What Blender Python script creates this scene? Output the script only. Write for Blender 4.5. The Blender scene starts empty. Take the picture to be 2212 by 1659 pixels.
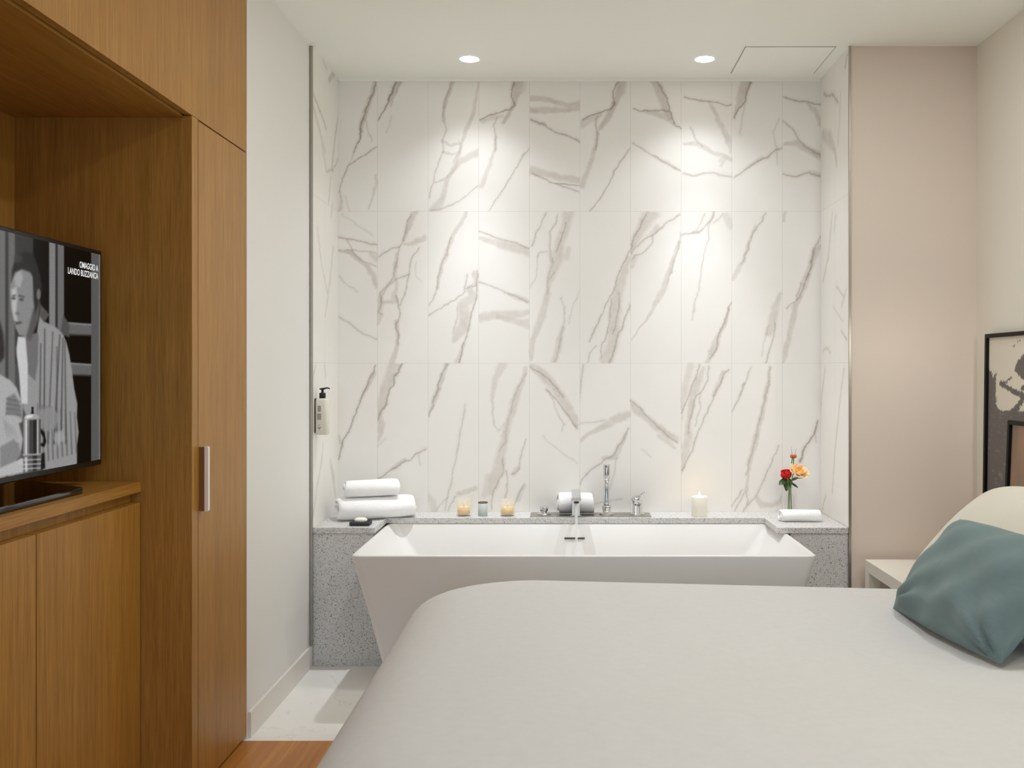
import bpy, bmesh, math, random
import numpy as np
from mathutils import Vector, Matrix

random.seed(7)
SC = bpy.context.scene
COL = SC.collection
PI = math.pi

# ------------------------------------------------------------------ camera, world, exposure
F_PX = 2074.0
cam_data = bpy.data.cameras.new('camera')
cam_data.sensor_fit = 'HORIZONTAL'
cam_data.sensor_width = 36.0
cam_data.lens = F_PX / 2212.0 * 36.0
cam_data.shift_x = -119.0 / 2212.0
cam_data.shift_y = -29.5 / 2212.0
cam_data.clip_start = 0.05
cam = bpy.data.objects.new('camera', cam_data)
cam.location = (0, 0, 1.25)
cam.rotation_euler = (PI / 2, 0, 0)
COL.objects.link(cam)
SC.camera = cam

world = bpy.data.worlds.new('sky')
SC.world = world
world.use_nodes = True
world.node_tree.nodes['Background'].inputs[0].default_value = (0.62, 0.75, 1.0, 1)
world.node_tree.nodes['Background'].inputs[1].default_value = 0.15

SC.view_settings.view_transform = 'Standard'
SC.view_settings.look = 'None'
SC.view_settings.exposure = 0.12
SC.view_settings.gamma = 1.0
SC.view_settings.use_curve_mapping = False
SC.cycles.max_bounces = 12
SC.cycles.diffuse_bounces = 7
SC.cycles.glossy_bounces = 4
SC.cycles.transmission_bounces = 10
SC.cycles.sample_clamp_indirect = 6.0
SC.cycles.caustics_reflective = False
SC.cycles.caustics_refractive = False

# light levels (W) and colours
SPOT_W, SPOT_C = 105, (0.94, 0.99, 1.05)           # the two recessed spots above the bath
ROOM_W, ROOM_C = 7.8, (0.93, 0.95, 0.95)          # each recessed bedroom light, added out of view as fill
WINDOW_W, WINDOW_C = 6.0, (1.0, 1.0, 0.7)      # fill light from an added side window
BALCONY_W, BALCONY_C = 34.0, (0.50, 0.72, 1.0)    # cool fill from an added glazed door behind the camera
READ_W, READ_C = 5.0, (1.0, 0.93, 0.82)            # reading lamp added to brighten the beige wall


def light(name, kind, loc, energy, color, rot=(0, 0, 0), parent=None, **kw):
    d = bpy.data.lights.new(name, kind)
    d.energy = energy
    d.color = color
    for k, v in kw.items():
        setattr(d, k, v)
    o = bpy.data.objects.new(name, d)
    o.location = loc
    o.rotation_euler = rot
    COL.objects.link(o)
    if parent is not None:
        o.parent = parent
    return o


# fill light entering by a window and a glazed door added out of view
light('window_fill', 'AREA', (1.95, 1.60, 1.62), WINDOW_W, WINDOW_C, rot=(0, PI / 2, 0),
      shape='RECTANGLE', size=1.20, size_y=1.50)
light('balcony_fill', 'AREA', (-0.50, -2.42, 1.15), BALCONY_W, BALCONY_C, rot=(PI / 2, 0, 0),
      shape='RECTANGLE', size=1.10, size_y=2.10)

# ------------------------------------------------------------------ helpers


def lin(r, g, b):
    def f(c):
        c /= 255.0
        return c / 12.92 if c <= 0.04045 else ((c + 0.055) / 1.055) ** 2.4
    return (f(r), f(g), f(b), 1.0)


class NT:
    """Tiny node-tree writer."""

    def __init__(self, name):
        self.m = bpy.data.materials.new(name)
        self.m.use_nodes = True
        self.t = self.m.node_tree
        self.b = self.t.nodes['Principled BSDF']

    def n(self, kind, **kw):
        x = self.t.nodes.new(kind)
        for k, v in kw.items():
            setattr(x, k, v)
        return x

    def l(self, a, b):
        self.t.links.new(a, b)

    def val(self, sock, v):
        sock.default_value = v

    def math(self, op, a, b=None, clamp=False):
        x = self.n('ShaderNodeMath', operation=op)
        x.use_clamp = clamp
        for i, v in enumerate((a, b)):
            if v is None:
                continue
            if isinstance(v, (int, float)):
                x.inputs[i].default_value = v
            else:
                self.l(v, x.inputs[i])
        return x.outputs[0]

    def mix(self, fac, a, b, blend='MIX'):
        x = self.n('ShaderNodeMix', data_type='RGBA', blend_type=blend)
        for s, v in ((x.inputs[0], fac), (x.inputs[6], a), (x.inputs[7], b)):
            if isinstance(v, (int, float, tuple)):
                s.default_value = v
            else:
                self.l(v, s)
        return x.outputs[2]

    def noise(self, scale, detail=4, rough=0.55, vec=None, dist=0.0):
        x = self.n('ShaderNodeTexNoise')
        x.inputs['Scale'].default_value = scale
        x.inputs['Detail'].default_value = detail
        x.inputs['Roughness'].default_value = rough
        x.inputs['Distortion'].default_value = dist
        if vec is not None:
            self.l(vec, x.inputs['Vector'])
        return x.outputs['Fac']

    def coords(self, scale=(1, 1, 1), kind='Object'):
        tc = self.n('ShaderNodeTexCoord')
        mp = self.n('ShaderNodeMapping')
        mp.inputs['Scale'].default_value = scale
        self.l(tc.outputs[kind], mp.inputs['Vector'])
        return mp.outputs[0]

    def ramp(self, fac, stops):
        x = self.n('ShaderNodeValToRGB')
        e = x.color_ramp.elements
        while len(e) < len(stops):
            e.new(0.5)
        for el, (p, c) in zip(e, stops):
            el.position = p
            el.color = c
        self.l(fac, x.inputs[0])
        return x.outputs[0]

    def bump(self, h, strength, dist=0.002):
        x = self.n('ShaderNodeBump')
        x.inputs['Strength'].default_value = strength
        x.inputs['Distance'].default_value = dist
        self.l(h, x.inputs['Height'])
        self.l(x.outputs[0], self.b.inputs['Normal'])

    def set(self, **kw):
        names = dict(color='Base Color', rough='Roughness', metal='Metallic', coat='Coat Weight', coat_rough='Coat Roughness',
                     trans='Transmission Weight', ior='IOR', emit='Emission Color', emit_s='Emission Strength',
                     sheen='Sheen Weight', sss='Subsurface Weight', spec='Specular IOR Level', alpha='Alpha')
        for k, v in kw.items():
            s = self.b.inputs[names[k]]
            if isinstance(v, (int, float, tuple)):
                s.default_value = v
            else:
                self.l(v, s)
        return self


def plain(name, rgb, rough=0.5, var=0.04, scale=30.0, bump=0.0, bscale=300.0, **kw):
    """A one-colour surface with slight procedural unevenness."""
    w = NT(name)
    v = w.coords()
    f = w.noise(scale, vec=v)
    c = lin(*rgb)
    a = tuple(min(1, x * (1 - var)) for x in c[:3]) + (1,)
    b = tuple(min(1, x * (1 + var)) for x in c[:3]) + (1,)
    w.set(color=w.mix(f, a, b), rough=rough, **kw)
    if bump:
        w.bump(w.noise(bscale, 3, vec=v), bump)
    return w.m


def wood(name, dark, light_, sc=(1, 1, 1), rough=0.42, grain=1.0):
    w = NT(name)
    v = w.coords(sc)
    f1 = w.noise(55, 4, 0.55, v, 0.1)
    f2 = w.noise(9, 3, 0.5, v)
    f3 = w.noise(230, 2, 0.6, v)
    m = w.math('ADD', w.math('MULTIPLY', f1, 0.34), w.math('MULTIPLY', f2, 0.20))
    m = w.math('ADD', m, w.math('MULTIPLY', f3, 0.46 * grain))
    col = w.ramp(m, [(0.30, lin(*dark)), (0.70, lin(*light_))])
    w.set(color=col, rough=rough, spec=0.35)
    w.bump(f3, 0.08, 0.001)
    return w.m


class MB:
    """Collects shapes into one mesh, in world coordinates."""

    def __init__(self):
        self.v, self.f, self.mi, self.sm = [], [], [], []
        self.slot = 0

    def add(self, verts, faces, smooth=False):
        o = len(self.v)
        self.v.extend([tuple(p) for p in verts])
        for fc in faces:
            self.f.append(tuple(i + o for i in fc))
            self.mi.append(self.slot)
            self.sm.append(smooth)
        return self

    def box(self, x0, x1, y0, y1, z0, z1):
        v = [(x0, y0, z0), (x1, y0, z0), (x1, y1, z0), (x0, y1, z0), (x0, y0, z1), (x1, y0, z1), (x1, y1, z1), (x0, y1, z1)]
        f = [(0, 3, 2, 1), (4, 5, 6, 7), (0, 1, 5, 4), (1, 2, 6, 5), (2, 3, 7, 6), (3, 0, 4, 7)]
        return self.add(v, f)

    def prism(self, poly, a0, a1, axis='z', smooth=False):
        """poly: list of 2-D points; axis z -> (x,y), y -> (x,z), x -> (y,z)"""
        def P(p, a):
            return {'z': (p[0], p[1], a), 'y': (p[0], a, p[1]), 'x': (a, p[0], p[1])}[axis]
        n = len(poly)
        v = [P(p, a0) for p in poly] + [P(p, a1) for p in poly]
        f = [tuple(range(n - 1, -1, -1)), tuple(range(n, 2 * n))]
        f += [(i, (i + 1) % n, n + (i + 1) % n, n + i) for i in range(n)]
        return self.add(v, f, smooth)

    def lathe(self, prof, c, n=32, axis=(0, 0, 1), smooth=True, closed=False):
        """prof: list of (radius, height) turned about axis at c"""
        a = Vector(axis).normalized()
        q = Vector((0, 0, 1)).rotation_difference(a)
        c = Vector(c)
        v, f = [], []
        for r, h in prof:
            for i in range(n):
                t = 2 * PI * i / n
                v.append(c + q @ Vector((r * math.cos(t), r * math.sin(t), h)))
        for k in range(len(prof) - 1):
            for i in range(n):
                j = (i + 1) % n
                f.append((k * n + i, k * n + j, (k + 1) * n + j, (k + 1) * n + i))
        if closed:
            b = (len(prof) - 1) * n
            f += [(b + i, b + (i + 1) % n, (i + 1) % n, i) for i in range(n)]
        elif prof[0][0] > 1e-6:
            f.append(tuple(range(n - 1, -1, -1)))
        if prof[-1][0] > 1e-6 and not closed:
            b = (len(prof) - 1) * n
            f.append(tuple(range(b, b + n)))
        return self.add(v, f, smooth)

    def tube(self, pts, rad, n=12, smooth=True):
        pts = [Vector(p) for p in pts]
        rad = rad if isinstance(rad, (list, tuple)) else [rad] * len(pts)
        v, f = [], []
        up = Vector((0, 0, 1))
        for k, p in enumerate(pts):
            t = (pts[min(k + 1, len(pts) - 1)] - pts[max(k - 1, 0)]).normalized()
            u = t.cross(up if abs(t.dot(up)) < 0.95 else Vector((1, 0, 0))).normalized()
            w = t.cross(u)
            for i in range(n):
                a = 2 * PI * i / n
                v.append(p + (u * math.cos(a) + w * math.sin(a)) * rad[k])
        for k in range(len(pts) - 1):
            for i in range(n):
                j = (i + 1) % n
                f.append((k * n + i, k * n + j, (k + 1) * n + j, (k + 1) * n + i))
        f.append(tuple(range(n - 1, -1, -1)))
        b = (len(pts) - 1) * n
        f.append(tuple(range(b, b + n)))
        return self.add(v, f, smooth)

    def rings(self, rings, smooth=True, cap0=True, cap1=True):
        n = len(rings[0])
        v = [p for r in rings for p in r]
        f = []
        for k in range(len(rings) - 1):
            for i in range(n):
                j = (i + 1) % n
                f.append((k * n + i, k * n + j, (k + 1) * n + j, (k + 1) * n + i))
        if cap0:
            f.append(tuple(range(n - 1, -1, -1)))
        if cap1:
            b = (len(rings) - 1) * n
            f.append(tuple(range(b, b + n)))
        return self.add(v, f, smooth)


def root_loc(p):
    while p.parent is not None:
        p = p.parent
    return Vector(p.location)


def build(name, mb, mats, parent=None, bevel=0.0, subsurf=0, loc=None, segs=2, weld=False):
    me = bpy.data.meshes.new(name)
    off = root_loc(parent) if parent is not None else Vector(loc or (0, 0, 0))
    me.from_pydata([tuple(Vector(p) - off) for p in mb.v], [], mb.f)
    me.polygons.foreach_set('material_index', mb.mi)
    me.polygons.foreach_set('use_smooth', mb.sm)
    for m in (mats if isinstance(mats, (list, tuple)) else [mats]):
        me.materials.append(m)
    bm = bmesh.new()
    bm.from_mesh(me)
    if weld:
        bmesh.ops.remove_doubles(bm, verts=bm.verts, dist=1e-5)
    bmesh.ops.recalc_face_normals(bm, faces=bm.faces)
    bm.to_mesh(me)
    bm.free()
    me.update()
    o = bpy.data.objects.new(name, me)
    COL.objects.link(o)
    if parent is not None:
        o.parent = parent
    else:
        o.location = off
    if bevel:
        b = o.modifiers.new('bevel', 'BEVEL')
        b.width = bevel
        b.segments = segs
        b.limit_method = 'ANGLE'
        b.angle_limit = math.radians(40)
    if subsurf:
        s = o.modifiers.new('subsurf', 'SUBSURF')
        s.levels = subsurf
        s.render_levels = subsurf
    return o


def tag(o, label, cat, group=None):
    o['label'] = label
    o['category'] = cat
    if group:
        o['group'] = group
    return o


def thing(name, label, cat, loc, group=None):
    o = bpy.data.objects.new(name, None)
    o.location = loc
    o.empty_display_size = 0.05
    COL.objects.link(o)
    return tag(o, label, cat, group)


def struct(name, mb, mats, **kw):
    o = build(name, mb, mats, **kw)
    o['kind'] = 'structure'
    return o


def rrect(x0, x1, y0, y1, r, z, n=6):
    """ring of a rounded rectangle, counter-clockwise"""
    r = max(1e-4, min(r, (x1 - x0) / 2 - 1e-4, (y1 - y0) / 2 - 1e-4))
    out = []
    for cx, cy, a0 in ((x1 - r, y0 + r, -PI / 2), (x1 - r, y1 - r, 0), (x0 + r, y1 - r, PI / 2), (x0 + r, y0 + r, PI)):
        for i in range(n + 1):
            a = a0 + PI / 2 * i / n
            out.append((cx + r * math.cos(a), cy + r * math.sin(a), z))
    return out


# --- numpy value noise and drawing of polylines into a grid --------------------------------
RNG = np.random.RandomState(11)


def vnoise(u, v, scale, seed):
    g = np.random.RandomState(seed).rand(256, 256)
    x, y = u * scale, v * scale
    xi, yi = np.floor(x).astype(int), np.floor(y).astype(int)
    fx, fy = x - xi, y - yi
    fx, fy = fx * fx * (3 - 2 * fx), fy * fy * (3 - 2 * fy)
    a = g[yi % 256, xi % 256]
    b = g[yi % 256, (xi + 1) % 256]
    c = g[(yi + 1) % 256, xi % 256]
    d = g[(yi + 1) % 256, (xi + 1) % 256]
    return (a * (1 - fx) + b * fx) * (1 - fy) + (c * (1 - fx) + d * fx) * fy


def stroke(buf, U, V, pts, alpha, soft, clip=None):
    """U (columns), V (rows) warped coordinates on a grid; pts (u,v,width) in metres"""
    P = np.array(pts, float)
    us, vs = U.mean(0), V.mean(1)
    wm = P[:, 2].max() / 2 + 0.02
    iu = np.nonzero((us > P[:, 0].min() - wm) & (us < P[:, 0].max() + wm))[0]
    iv = np.nonzero((vs > P[:, 1].min() - wm) & (vs < P[:, 1].max() + wm))[0]
    if len(iu) == 0 or len(iv) == 0:
        return
    sl = (slice(iv[0], iv[-1] + 1), slice(iu[0], iu[-1] + 1))
    u, v = U[sl], V[sl]
    best = np.zeros_like(u)
    for (x0, y0, w0), (x1, y1, w1) in zip(P[:-1], P[1:]):
        dx, dy = x1 - x0, y1 - y0
        L = dx * dx + dy * dy + 1e-12
        t = np.clip(((u - x0) * dx + (v - y0) * dy) / L, 0, 1)
        d = np.hypot(u - x0 - t * dx, v - y0 - t * dy)
        h = (w0 + (w1 - w0) * t) / 2
        s = np.clip((h * (1 + soft) - d) / (h * 2 * soft + 1e-9), 0, 1)
        best = np.maximum(best, s * s * (3 - 2 * s))
    if clip is not None:
        best = best * ((u > clip[0]) & (u < clip[1]) & (v > clip[2]) & (v < clip[3]))
    buf[sl] = 1 - (1 - buf[sl]) * (1 - alpha * best)


def grid_mesh(name, us, vs, place, mats, attr=None, parent=None, extra=None):
    """A fine flat grid; attr: HxWx3 float array stored as the colour attribute «pigment»"""
    nu, nv = len(us), len(vs)
    U, V = np.meshgrid(us, vs)
    co = place(U.ravel(), V.ravel())
    off = np.array(root_loc(parent)) if parent is not None else np.zeros(3)
    co = co - off
    idx = np.arange(nu * nv).reshape(nv, nu)
    q = np.stack([idx[:-1, :-1], idx[:-1, 1:], idx[1:, 1:], idx[1:, :-1]], -1).reshape(-1, 4)
    nV = len(co)
    ex_v = [tuple(np.array(p) - off) for p in extra.v] if extra else []
    ex_f = [tuple(i + nV for i in f) for f in extra.f] if extra else []
    me = bpy.data.meshes.new(name)
    me.from_pydata(np.vstack([co, np.array(ex_v)]) if ex_v else co, [], [tuple(r) for r in q.tolist()] + ex_f)
    for m in (mats if isinstance(mats, (list, tuple)) else [mats]):
        me.materials.append(m)
    if extra:
        mi = np.zeros(len(me.polygons), dtype=np.int32)
        mi[len(q):] = np.array(extra.mi, dtype=np.int32)
        me.polygons.foreach_set('material_index', mi)
    if attr is not None:
        a = me.color_attributes.new('pigment', 'FLOAT_COLOR', 'POINT')
        full = np.zeros((len(me.vertices), 4), dtype=np.float32)
        full[:, 3] = 1
        full[:nV, :3] = attr.reshape(-1, 3)
        a.data.foreach_set('color', full.ravel())
    me.update()
    o = bpy.data.objects.new(name, me)
    COL.objects.link(o)
    if parent is not None:
        o.parent = parent
    return o


def X(px, d):
    return (px - 1225.0) * d / F_PX


def Z(py, d):
    return 1.25 - (py - 800.0) * d / F_PX


# ------------------------------------------------------------------ main dimensions (metres)
CEIL = 2.617
DB = 4.50            # back wall of the bath alcove
DF = 4.05            # front plane of the alcove
AL, AR = -1.074, 1.189
WL = -1.085          # plaster wall and cupboard fronts on the left
WR = 1.728           # right wall
TILE_W, TILE_U0 = 0.2372, -0.8885
ROWS = (1.2830, 1.9945)

# ------------------------------------------------------------------ materials
M = {}
M['plaster'] = plain('white_plaster', (234, 232, 228), 0.75, 0.012, 3, 0.04, 220)
M['plaster_warm'] = plain('plaster_warm_light', (223, 208, 195), 0.42, 0.012, 3, 0.03, 220)  # same paint as the right wall; its warmer lighting is put into the colour
M['plaster_right'] = plain('plaster_pale_light', (232, 227, 214), 0.7, 0.012, 3, 0.03, 220)  # same paint as beside the alcove; paler lighting put into the colour
M['ceiling'] = plain('ceiling_paint', (246, 247, 240), 0.6, 0.01, 2, 0.02, 200)
M['skirting'] = plain('skirting_paint', (228, 222, 214), 0.4, 0.01, 5)
M['steel'] = plain('brushed_steel', (176, 170, 160), 0.28, 0.05, 60, metal=1.0)
M['chrome'] = plain('chrome', (214, 217, 220), 0.06, 0.01, 10, metal=1.0)
M['tub'] = plain('white_composite', (226, 224, 221), 0.32, 0.008, 4)
M['black'] = plain('black_plastic', (16, 16, 17), 0.35, 0.05)
M['gloss_black'] = plain('gloss_black', (10, 10, 11), 0.08, 0.05, coat=0.6)
M['slot'] = plain('dark_overflow', (74, 70, 60), 0.5, 0.05)
M['towel'] = plain('white_terry', (246, 245, 244), 0.95, 0.03, 220, 0.9, 420, sheen=0.2)
M['soap'] = plain('ivory_soap', (240, 236, 224), 0.35, 0.02, 20)
M['slate'] = plain('black_slate', (34, 35, 38), 0.5, 0.1, 60)
M['pillow_white'] = plain('ivory_pillowcase', (216, 211, 196), 0.9, 0.02, 14, 0.12, 700, sheen=0.2)


def creased_cotton(name, rgb, scale, depth, sheen):
    w = NT(name)
    v = w.coords()
    c = lin(*rgb)
    w.set(color=w.mix(w.noise(40, vec=v), tuple(x * .95 for x in c[:3]) + (1,), tuple(x * 1.05 for x in c[:3]) + (1,)), rough=0.9, sheen=sheen)
    folds = w.noise(scale, 3, 0.5, w.coords((1, .45, .8)), 0.5)
    ridge = w.math('ABSOLUTE', w.math('SUBTRACT', folds, 0.5))
    h = w.math('ADD', w.math('MULTIPLY', ridge, 1.0), w.math('MULTIPLY', w.noise(700, 2, .5, v), 0.03))
    w.bump(h, 0.5, depth)
    return w.m


M['duvet'] = creased_cotton('ivory_cotton', (209, 208, 206), 1.7, .008, .2)
M['teal'] = creased_cotton('teal_cotton', (106, 126, 126), 9, .014, .15)
M['lacquer'] = plain('white_lacquer', (228, 222, 210), 0.35, 0.01, 5)
M['frame_black'] = plain('black_frame_wood', (12, 10, 10), 0.45, 0.1, 50, spec=0.2)
M['wood'] = wood('amber_oak_vertical', (138, 94, 35), (188, 138, 64), (1, 1, 0.035))
M['wood_flat'] = wood('amber_oak_lengthways', (138, 93, 33), (186, 136, 62), (1, 0.035, 1))
M['wood_niche'] = M['wood']
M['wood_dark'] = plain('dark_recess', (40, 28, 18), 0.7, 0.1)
M['bed_base'] = plain('grey_upholstery', (150, 146, 140), 0.9, 0.05, 80, 0.2, 500)
M['stem'] = plain('green_stem', (92, 122, 52), 0.5, 0.15, 60)
M['leaf'] = plain('green_leaf', (46, 84, 34), 0.45, 0.2, 80)
M['rose_red'] = plain('red_petal', (214, 12, 12), 0.55, 0.15, 80)
M['rose_cream'] = plain('cream_petal', (255, 222, 172), 0.6, 0.05, 60)
M['rose_peach'] = plain('peach_petal', (255, 204, 124), 0.6, 0.06, 60)
M['bud'] = plain('rust_bud', (190, 104, 44), 0.55, 0.2, 120)
M['tape'] = plain('grass_blade', (120, 128, 84), 0.6, 0.1)
M['wick'] = plain('black_wick', (20, 18, 16), 0.8, 0.1)
M['bottle'] = plain('cream_plastic', (226, 221, 208), 0.35, 0.01, 10)
M['print_grey'] = plain('grey_label_print', (156, 153, 146), 0.6, 0.05)
M['gap'] = plain('hatch_gap', (150, 146, 134), 0.7, 0.03)
M['handle_reflection'] = plain('handle_wood_reflection', (128, 84, 42), 0.35, 0.05, 30)  # reflection of the wood on the metal handle, painted as brown
M['handle_white'] = plain('pale_handle', (238, 230, 220), 0.3, 0.02, 10)


def emitter(name, rgb, s):
    w = NT(name)
    w.set(color=(0, 0, 0, 1), emit=lin(*rgb), emit_s=s, rough=0.5)
    return w.m


def glassy(name, rgb, rough=0.0, ior=1.45):
    w = NT(name)
    f = w.noise(20, vec=w.coords())
    c = lin(*rgb)
    w.set(color=w.mix(f, c, tuple(x * 0.98 for x in c[:3]) + (1,)), rough=rough, trans=1.0, ior=ior)
    return w.m


M['lamp'] = emitter('lit_lamp', (255, 250, 240), 14.0)
M['lamp_added'] = emitter('added_room_lamp', (255, 236, 208), 9.0)  # lenses of the added bedroom lights
M['flame'] = emitter('candle_flame', (255, 214, 150), 9.0)
M['glass'] = glassy('clear_glass', (250, 253, 252))


def falling_water():
    w = NT('falling_water')
    n = w.noise(120, 3, 0.6, w.coords((1, 1, 0.15)))
    w.set(color=lin(246, 250, 248), rough=0.08)
    tr = w.n('ShaderNodeBsdfTransparent')
    mx = w.n('ShaderNodeMixShader')
    w.l(w.math('ADD', 0.35, w.math('MULTIPLY', n, 0.35)), mx.inputs[0])
    w.l(tr.outputs[0], mx.inputs[1])
    w.l(w.b.outputs[0], mx.inputs[2])
    w.l(mx.outputs[0], w.t.nodes['Material Output'].inputs[0])
    return w.m


M['water'] = falling_water()

w = NT('candle_wax')
g = w.noise(12, vec=w.coords())
w.set(color=w.mix(g, lin(240, 234, 218), lin(248, 244, 232)), rough=0.5, sss=0.4)
w.b.inputs['Subsurface Radius'].default_value = (0.03, 0.02, 0.012)
M['wax'] = w.m
M['wax_amber'] = plain('amber_wax', (246, 208, 130), 0.5, 0.03, 30)
M['cup_blue'] = plain('blue_grey_ceramic', (186, 194, 192), 0.4, 0.02, 30)
M['gold'] = plain('dull_gold', (120, 100, 70), 0.35, 0.05, 40, metal=0.6)


def speckled_glass():
    w = NT('speckled_frosted_glass')
    v = w.coords()
    x = w.n('ShaderNodeTexVoronoi')
    x.inputs['Scale'].default_value = 230
    w.l(v, x.inputs['Vector'])
    s = w.math('LESS_THAN', x.outputs['Distance'], 0.26)
    w.set(color=w.mix(s, lin(250, 246, 234), lin(214, 190, 132)), rough=0.3)
    tr = w.n('ShaderNodeBsdfTransparent')
    mx = w.n('ShaderNodeMixShader')
    w.l(w.math('ADD', 0.20, w.math('MULTIPLY', s, 0.40)), mx.inputs[0])
    w.l(tr.outputs[0], mx.inputs[1])
    w.l(w.b.outputs[0], mx.inputs[2])
    w.l(mx.outputs[0], w.t.nodes['Material Output'].inputs[0])
    return w.m


M['jar'] = speckled_glass()


def terrazzo(name, base, spec1, spec2, scale=150):
    w = NT(name)
    v = w.coords()
    x = w.n('ShaderNodeTexVoronoi', feature='F1')
    nz = w.n('ShaderNodeTexNoise')
    nz.inputs['Scale'].default_value = 260
    w.l(v, nz.inputs['Vector'])
    vm = w.n('ShaderNodeVectorMath', operation='MULTIPLY_ADD')
    w.l(nz.outputs['Color'], vm.inputs[0])
    vm.inputs[1].default_value = (.0075, .0075, .0075)
    w.l(v, vm.inputs[2])
    v = vm.outputs[0]
    x.inputs['Scale'].default_value = scale
    x.inputs['Randomness'].default_value = 1.0
    w.l(v, x.inputs['Vector'])
    sep = w.n('ShaderNodeSeparateColor')
    w.l(x.outputs['Color'], sep.inputs[0])
    size = w.math('ADD', 0.20, w.math('MULTIPLY', sep.outputs[1], 0.34))
    inside = w.math('LESS_THAN', x.outputs['Distance'], size)
    dark = w.math('MULTIPLY', inside, w.math('LESS_THAN', sep.outputs[0], 0.50))
    lite = w.math('MULTIPLY', inside, w.math('GREATER_THAN', sep.outputs[0], 0.78))
    c = w.mix(dark, lin(*base), lin(*spec1))
    c = w.mix(lite, c, lin(*spec2))
    w.set(color=c, rough=0.35)
    return w.m


M['terrazzo'] = terrazzo('speckled_stone', (208, 206, 204), (116, 108, 102), (226, 224, 222), 245)


def marble(name, seams):
    """Polished marble-look tile. «pigment» holds the vein drawing (red: pale bands, green: thin dark veins)."""
    w = NT(name)
    a = w.n('ShaderNodeAttribute', attribute_name='pigment')
    sep = w.n('ShaderNodeSeparateColor')
    w.l(a.outputs['Color'], sep.inputs[0])
    v = w.coords()
    fine = w.noise(60, 4, 0.6, v)
    cloud = w.noise(4.0, 4, 0.6, v)
    base = w.mix(cloud, lin(236, 233, 227), lin(243, 241, 237))
    streak = w.noise(22, 5, 0.65, v)
    band = w.math('MULTIPLY', sep.outputs[0], w.math('ADD', 0.15, w.math('MULTIPLY', streak, 1.55)), clamp=True)
    line = w.math('MULTIPLY', sep.outputs[1], w.math('ADD', 0.6, w.math('MULTIPLY', fine, 0.7)), clamp=True)
    tint = w.mix(w.noise(7, 2, 0.5, v), lin(180, 171, 164), lin(188, 174, 158))
    c = w.mix(band, base, tint)
    c = w.mix(line, c, w.mix(w.noise(9, 2, 0.5, v), lin(116, 104, 96), lin(140, 116, 94)))
    if seams:
        sx = w.n('ShaderNodeSeparateXYZ')
        w.l(v, sx.inputs[0])
        axis, u0, width, rows, fr = seams
        u = sx.outputs['XYZ'.index(axis)]
        t = w.math('DIVIDE', w.math('SUBTRACT', u, u0), width)
        fr_ = w.math('ABSOLUTE', w.math('SUBTRACT', w.math('FRACT', w.math('ADD', t, 0.5)), 0.5))
        s = w.math('LESS_THAN', w.math('MULTIPLY', fr_, width), fr)
        for r in rows:
            s = w.math('MAXIMUM', s, w.math('LESS_THAN', w.math('ABSOLUTE', w.math('SUBTRACT', sx.outputs[2], r)), fr))
        c = w.mix(w.math('MULTIPLY', s, 0.5), c, lin(190, 183, 172))
    w.set(color=c, rough=0.38, spec=0.3)
    return w.m


M['tile_back'] = marble('marble_tile', ('X', TILE_U0, TILE_W, ROWS, 0.0009))
M['tile_side'] = marble('marble_tile_side', ('Y', 4.50 - 0.2372, TILE_W, ROWS, 0.0009))


def floor_tile_mat():
    w = NT('pale_floor_tile')
    v = w.coords((1, 1, 1))
    n = w.noise(1.7, 5, 0.6, v, 1.2)
    d = w.math('ABSOLUTE', w.math('SUBTRACT', n, 0.5))
    vein = w.math('LESS_THAN', d, 0.006)
    c = w.mix(w.noise(3, vec=v), lin(238, 235, 228), lin(243, 241, 236))
    w.set(color=w.mix(w.math('MULTIPLY', vein, 0.14), c, lin(150, 140, 130)), rough=0.3)
    return w.m


M['floor_tile'] = floor_tile_mat()


def floor_wood_mat():
    w = NT('oak_floor_boards')
    v = w.coords((1, 0.04, 1))
    tc = w.n('ShaderNodeTexCoord')
    sx = w.n('ShaderNodeSeparateXYZ')
    w.l(tc.outputs['Object'], sx.inputs[0])
    t = w.math('DIVIDE', sx.outputs[0], 0.14)
    seam = w.math('LESS_THAN', w.math('ABSOLUTE', w.math('SUBTRACT', w.math('FRACT', t), 0.5)), 0.008)
    wn = w.n('ShaderNodeTexWhiteNoise', noise_dimensions='1D')
    w.l(w.math('FLOOR', w.math('ADD', t, 0.5)), wn.inputs['W'])
    f = w.noise(34, 5, 0.6, v, 0.4)
    c = w.ramp(f, [(0.3, lin(164, 100, 38)), (0.7, lin(212, 148, 68))])
    c = w.mix(w.math('MULTIPLY', wn.outputs[0], 0.35), c, lin(152, 92, 36), 'MIX')
    c = w.mix(w.math('MULTIPLY', seam, 0.35), c, lin(66, 42, 24))
    w.set(color=c, rough=0.38)
    return w.m


M['floor_wood'] = floor_wood_mat()


def screen_mat():
    w = NT('lit_screen')
    a = w.n('ShaderNodeAttribute', attribute_name='pigment')
    w.set(color=(0.002, 0.002, 0.002, 1), rough=0.3, spec=0.12, emit=a.outputs['Color'], emit_s=1.0)
    return w.m


M['screen'] = screen_mat()
M['screen_text'] = emitter('lit_caption', (225, 225, 225), 1.0)


def print_mat():
    w = NT('art_print')
    a = w.n('ShaderNodeAttribute', attribute_name='pigment')
    w.set(color=a.outputs['Color'], rough=0.6)
    return w.m


M['print'] = print_mat()


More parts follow.
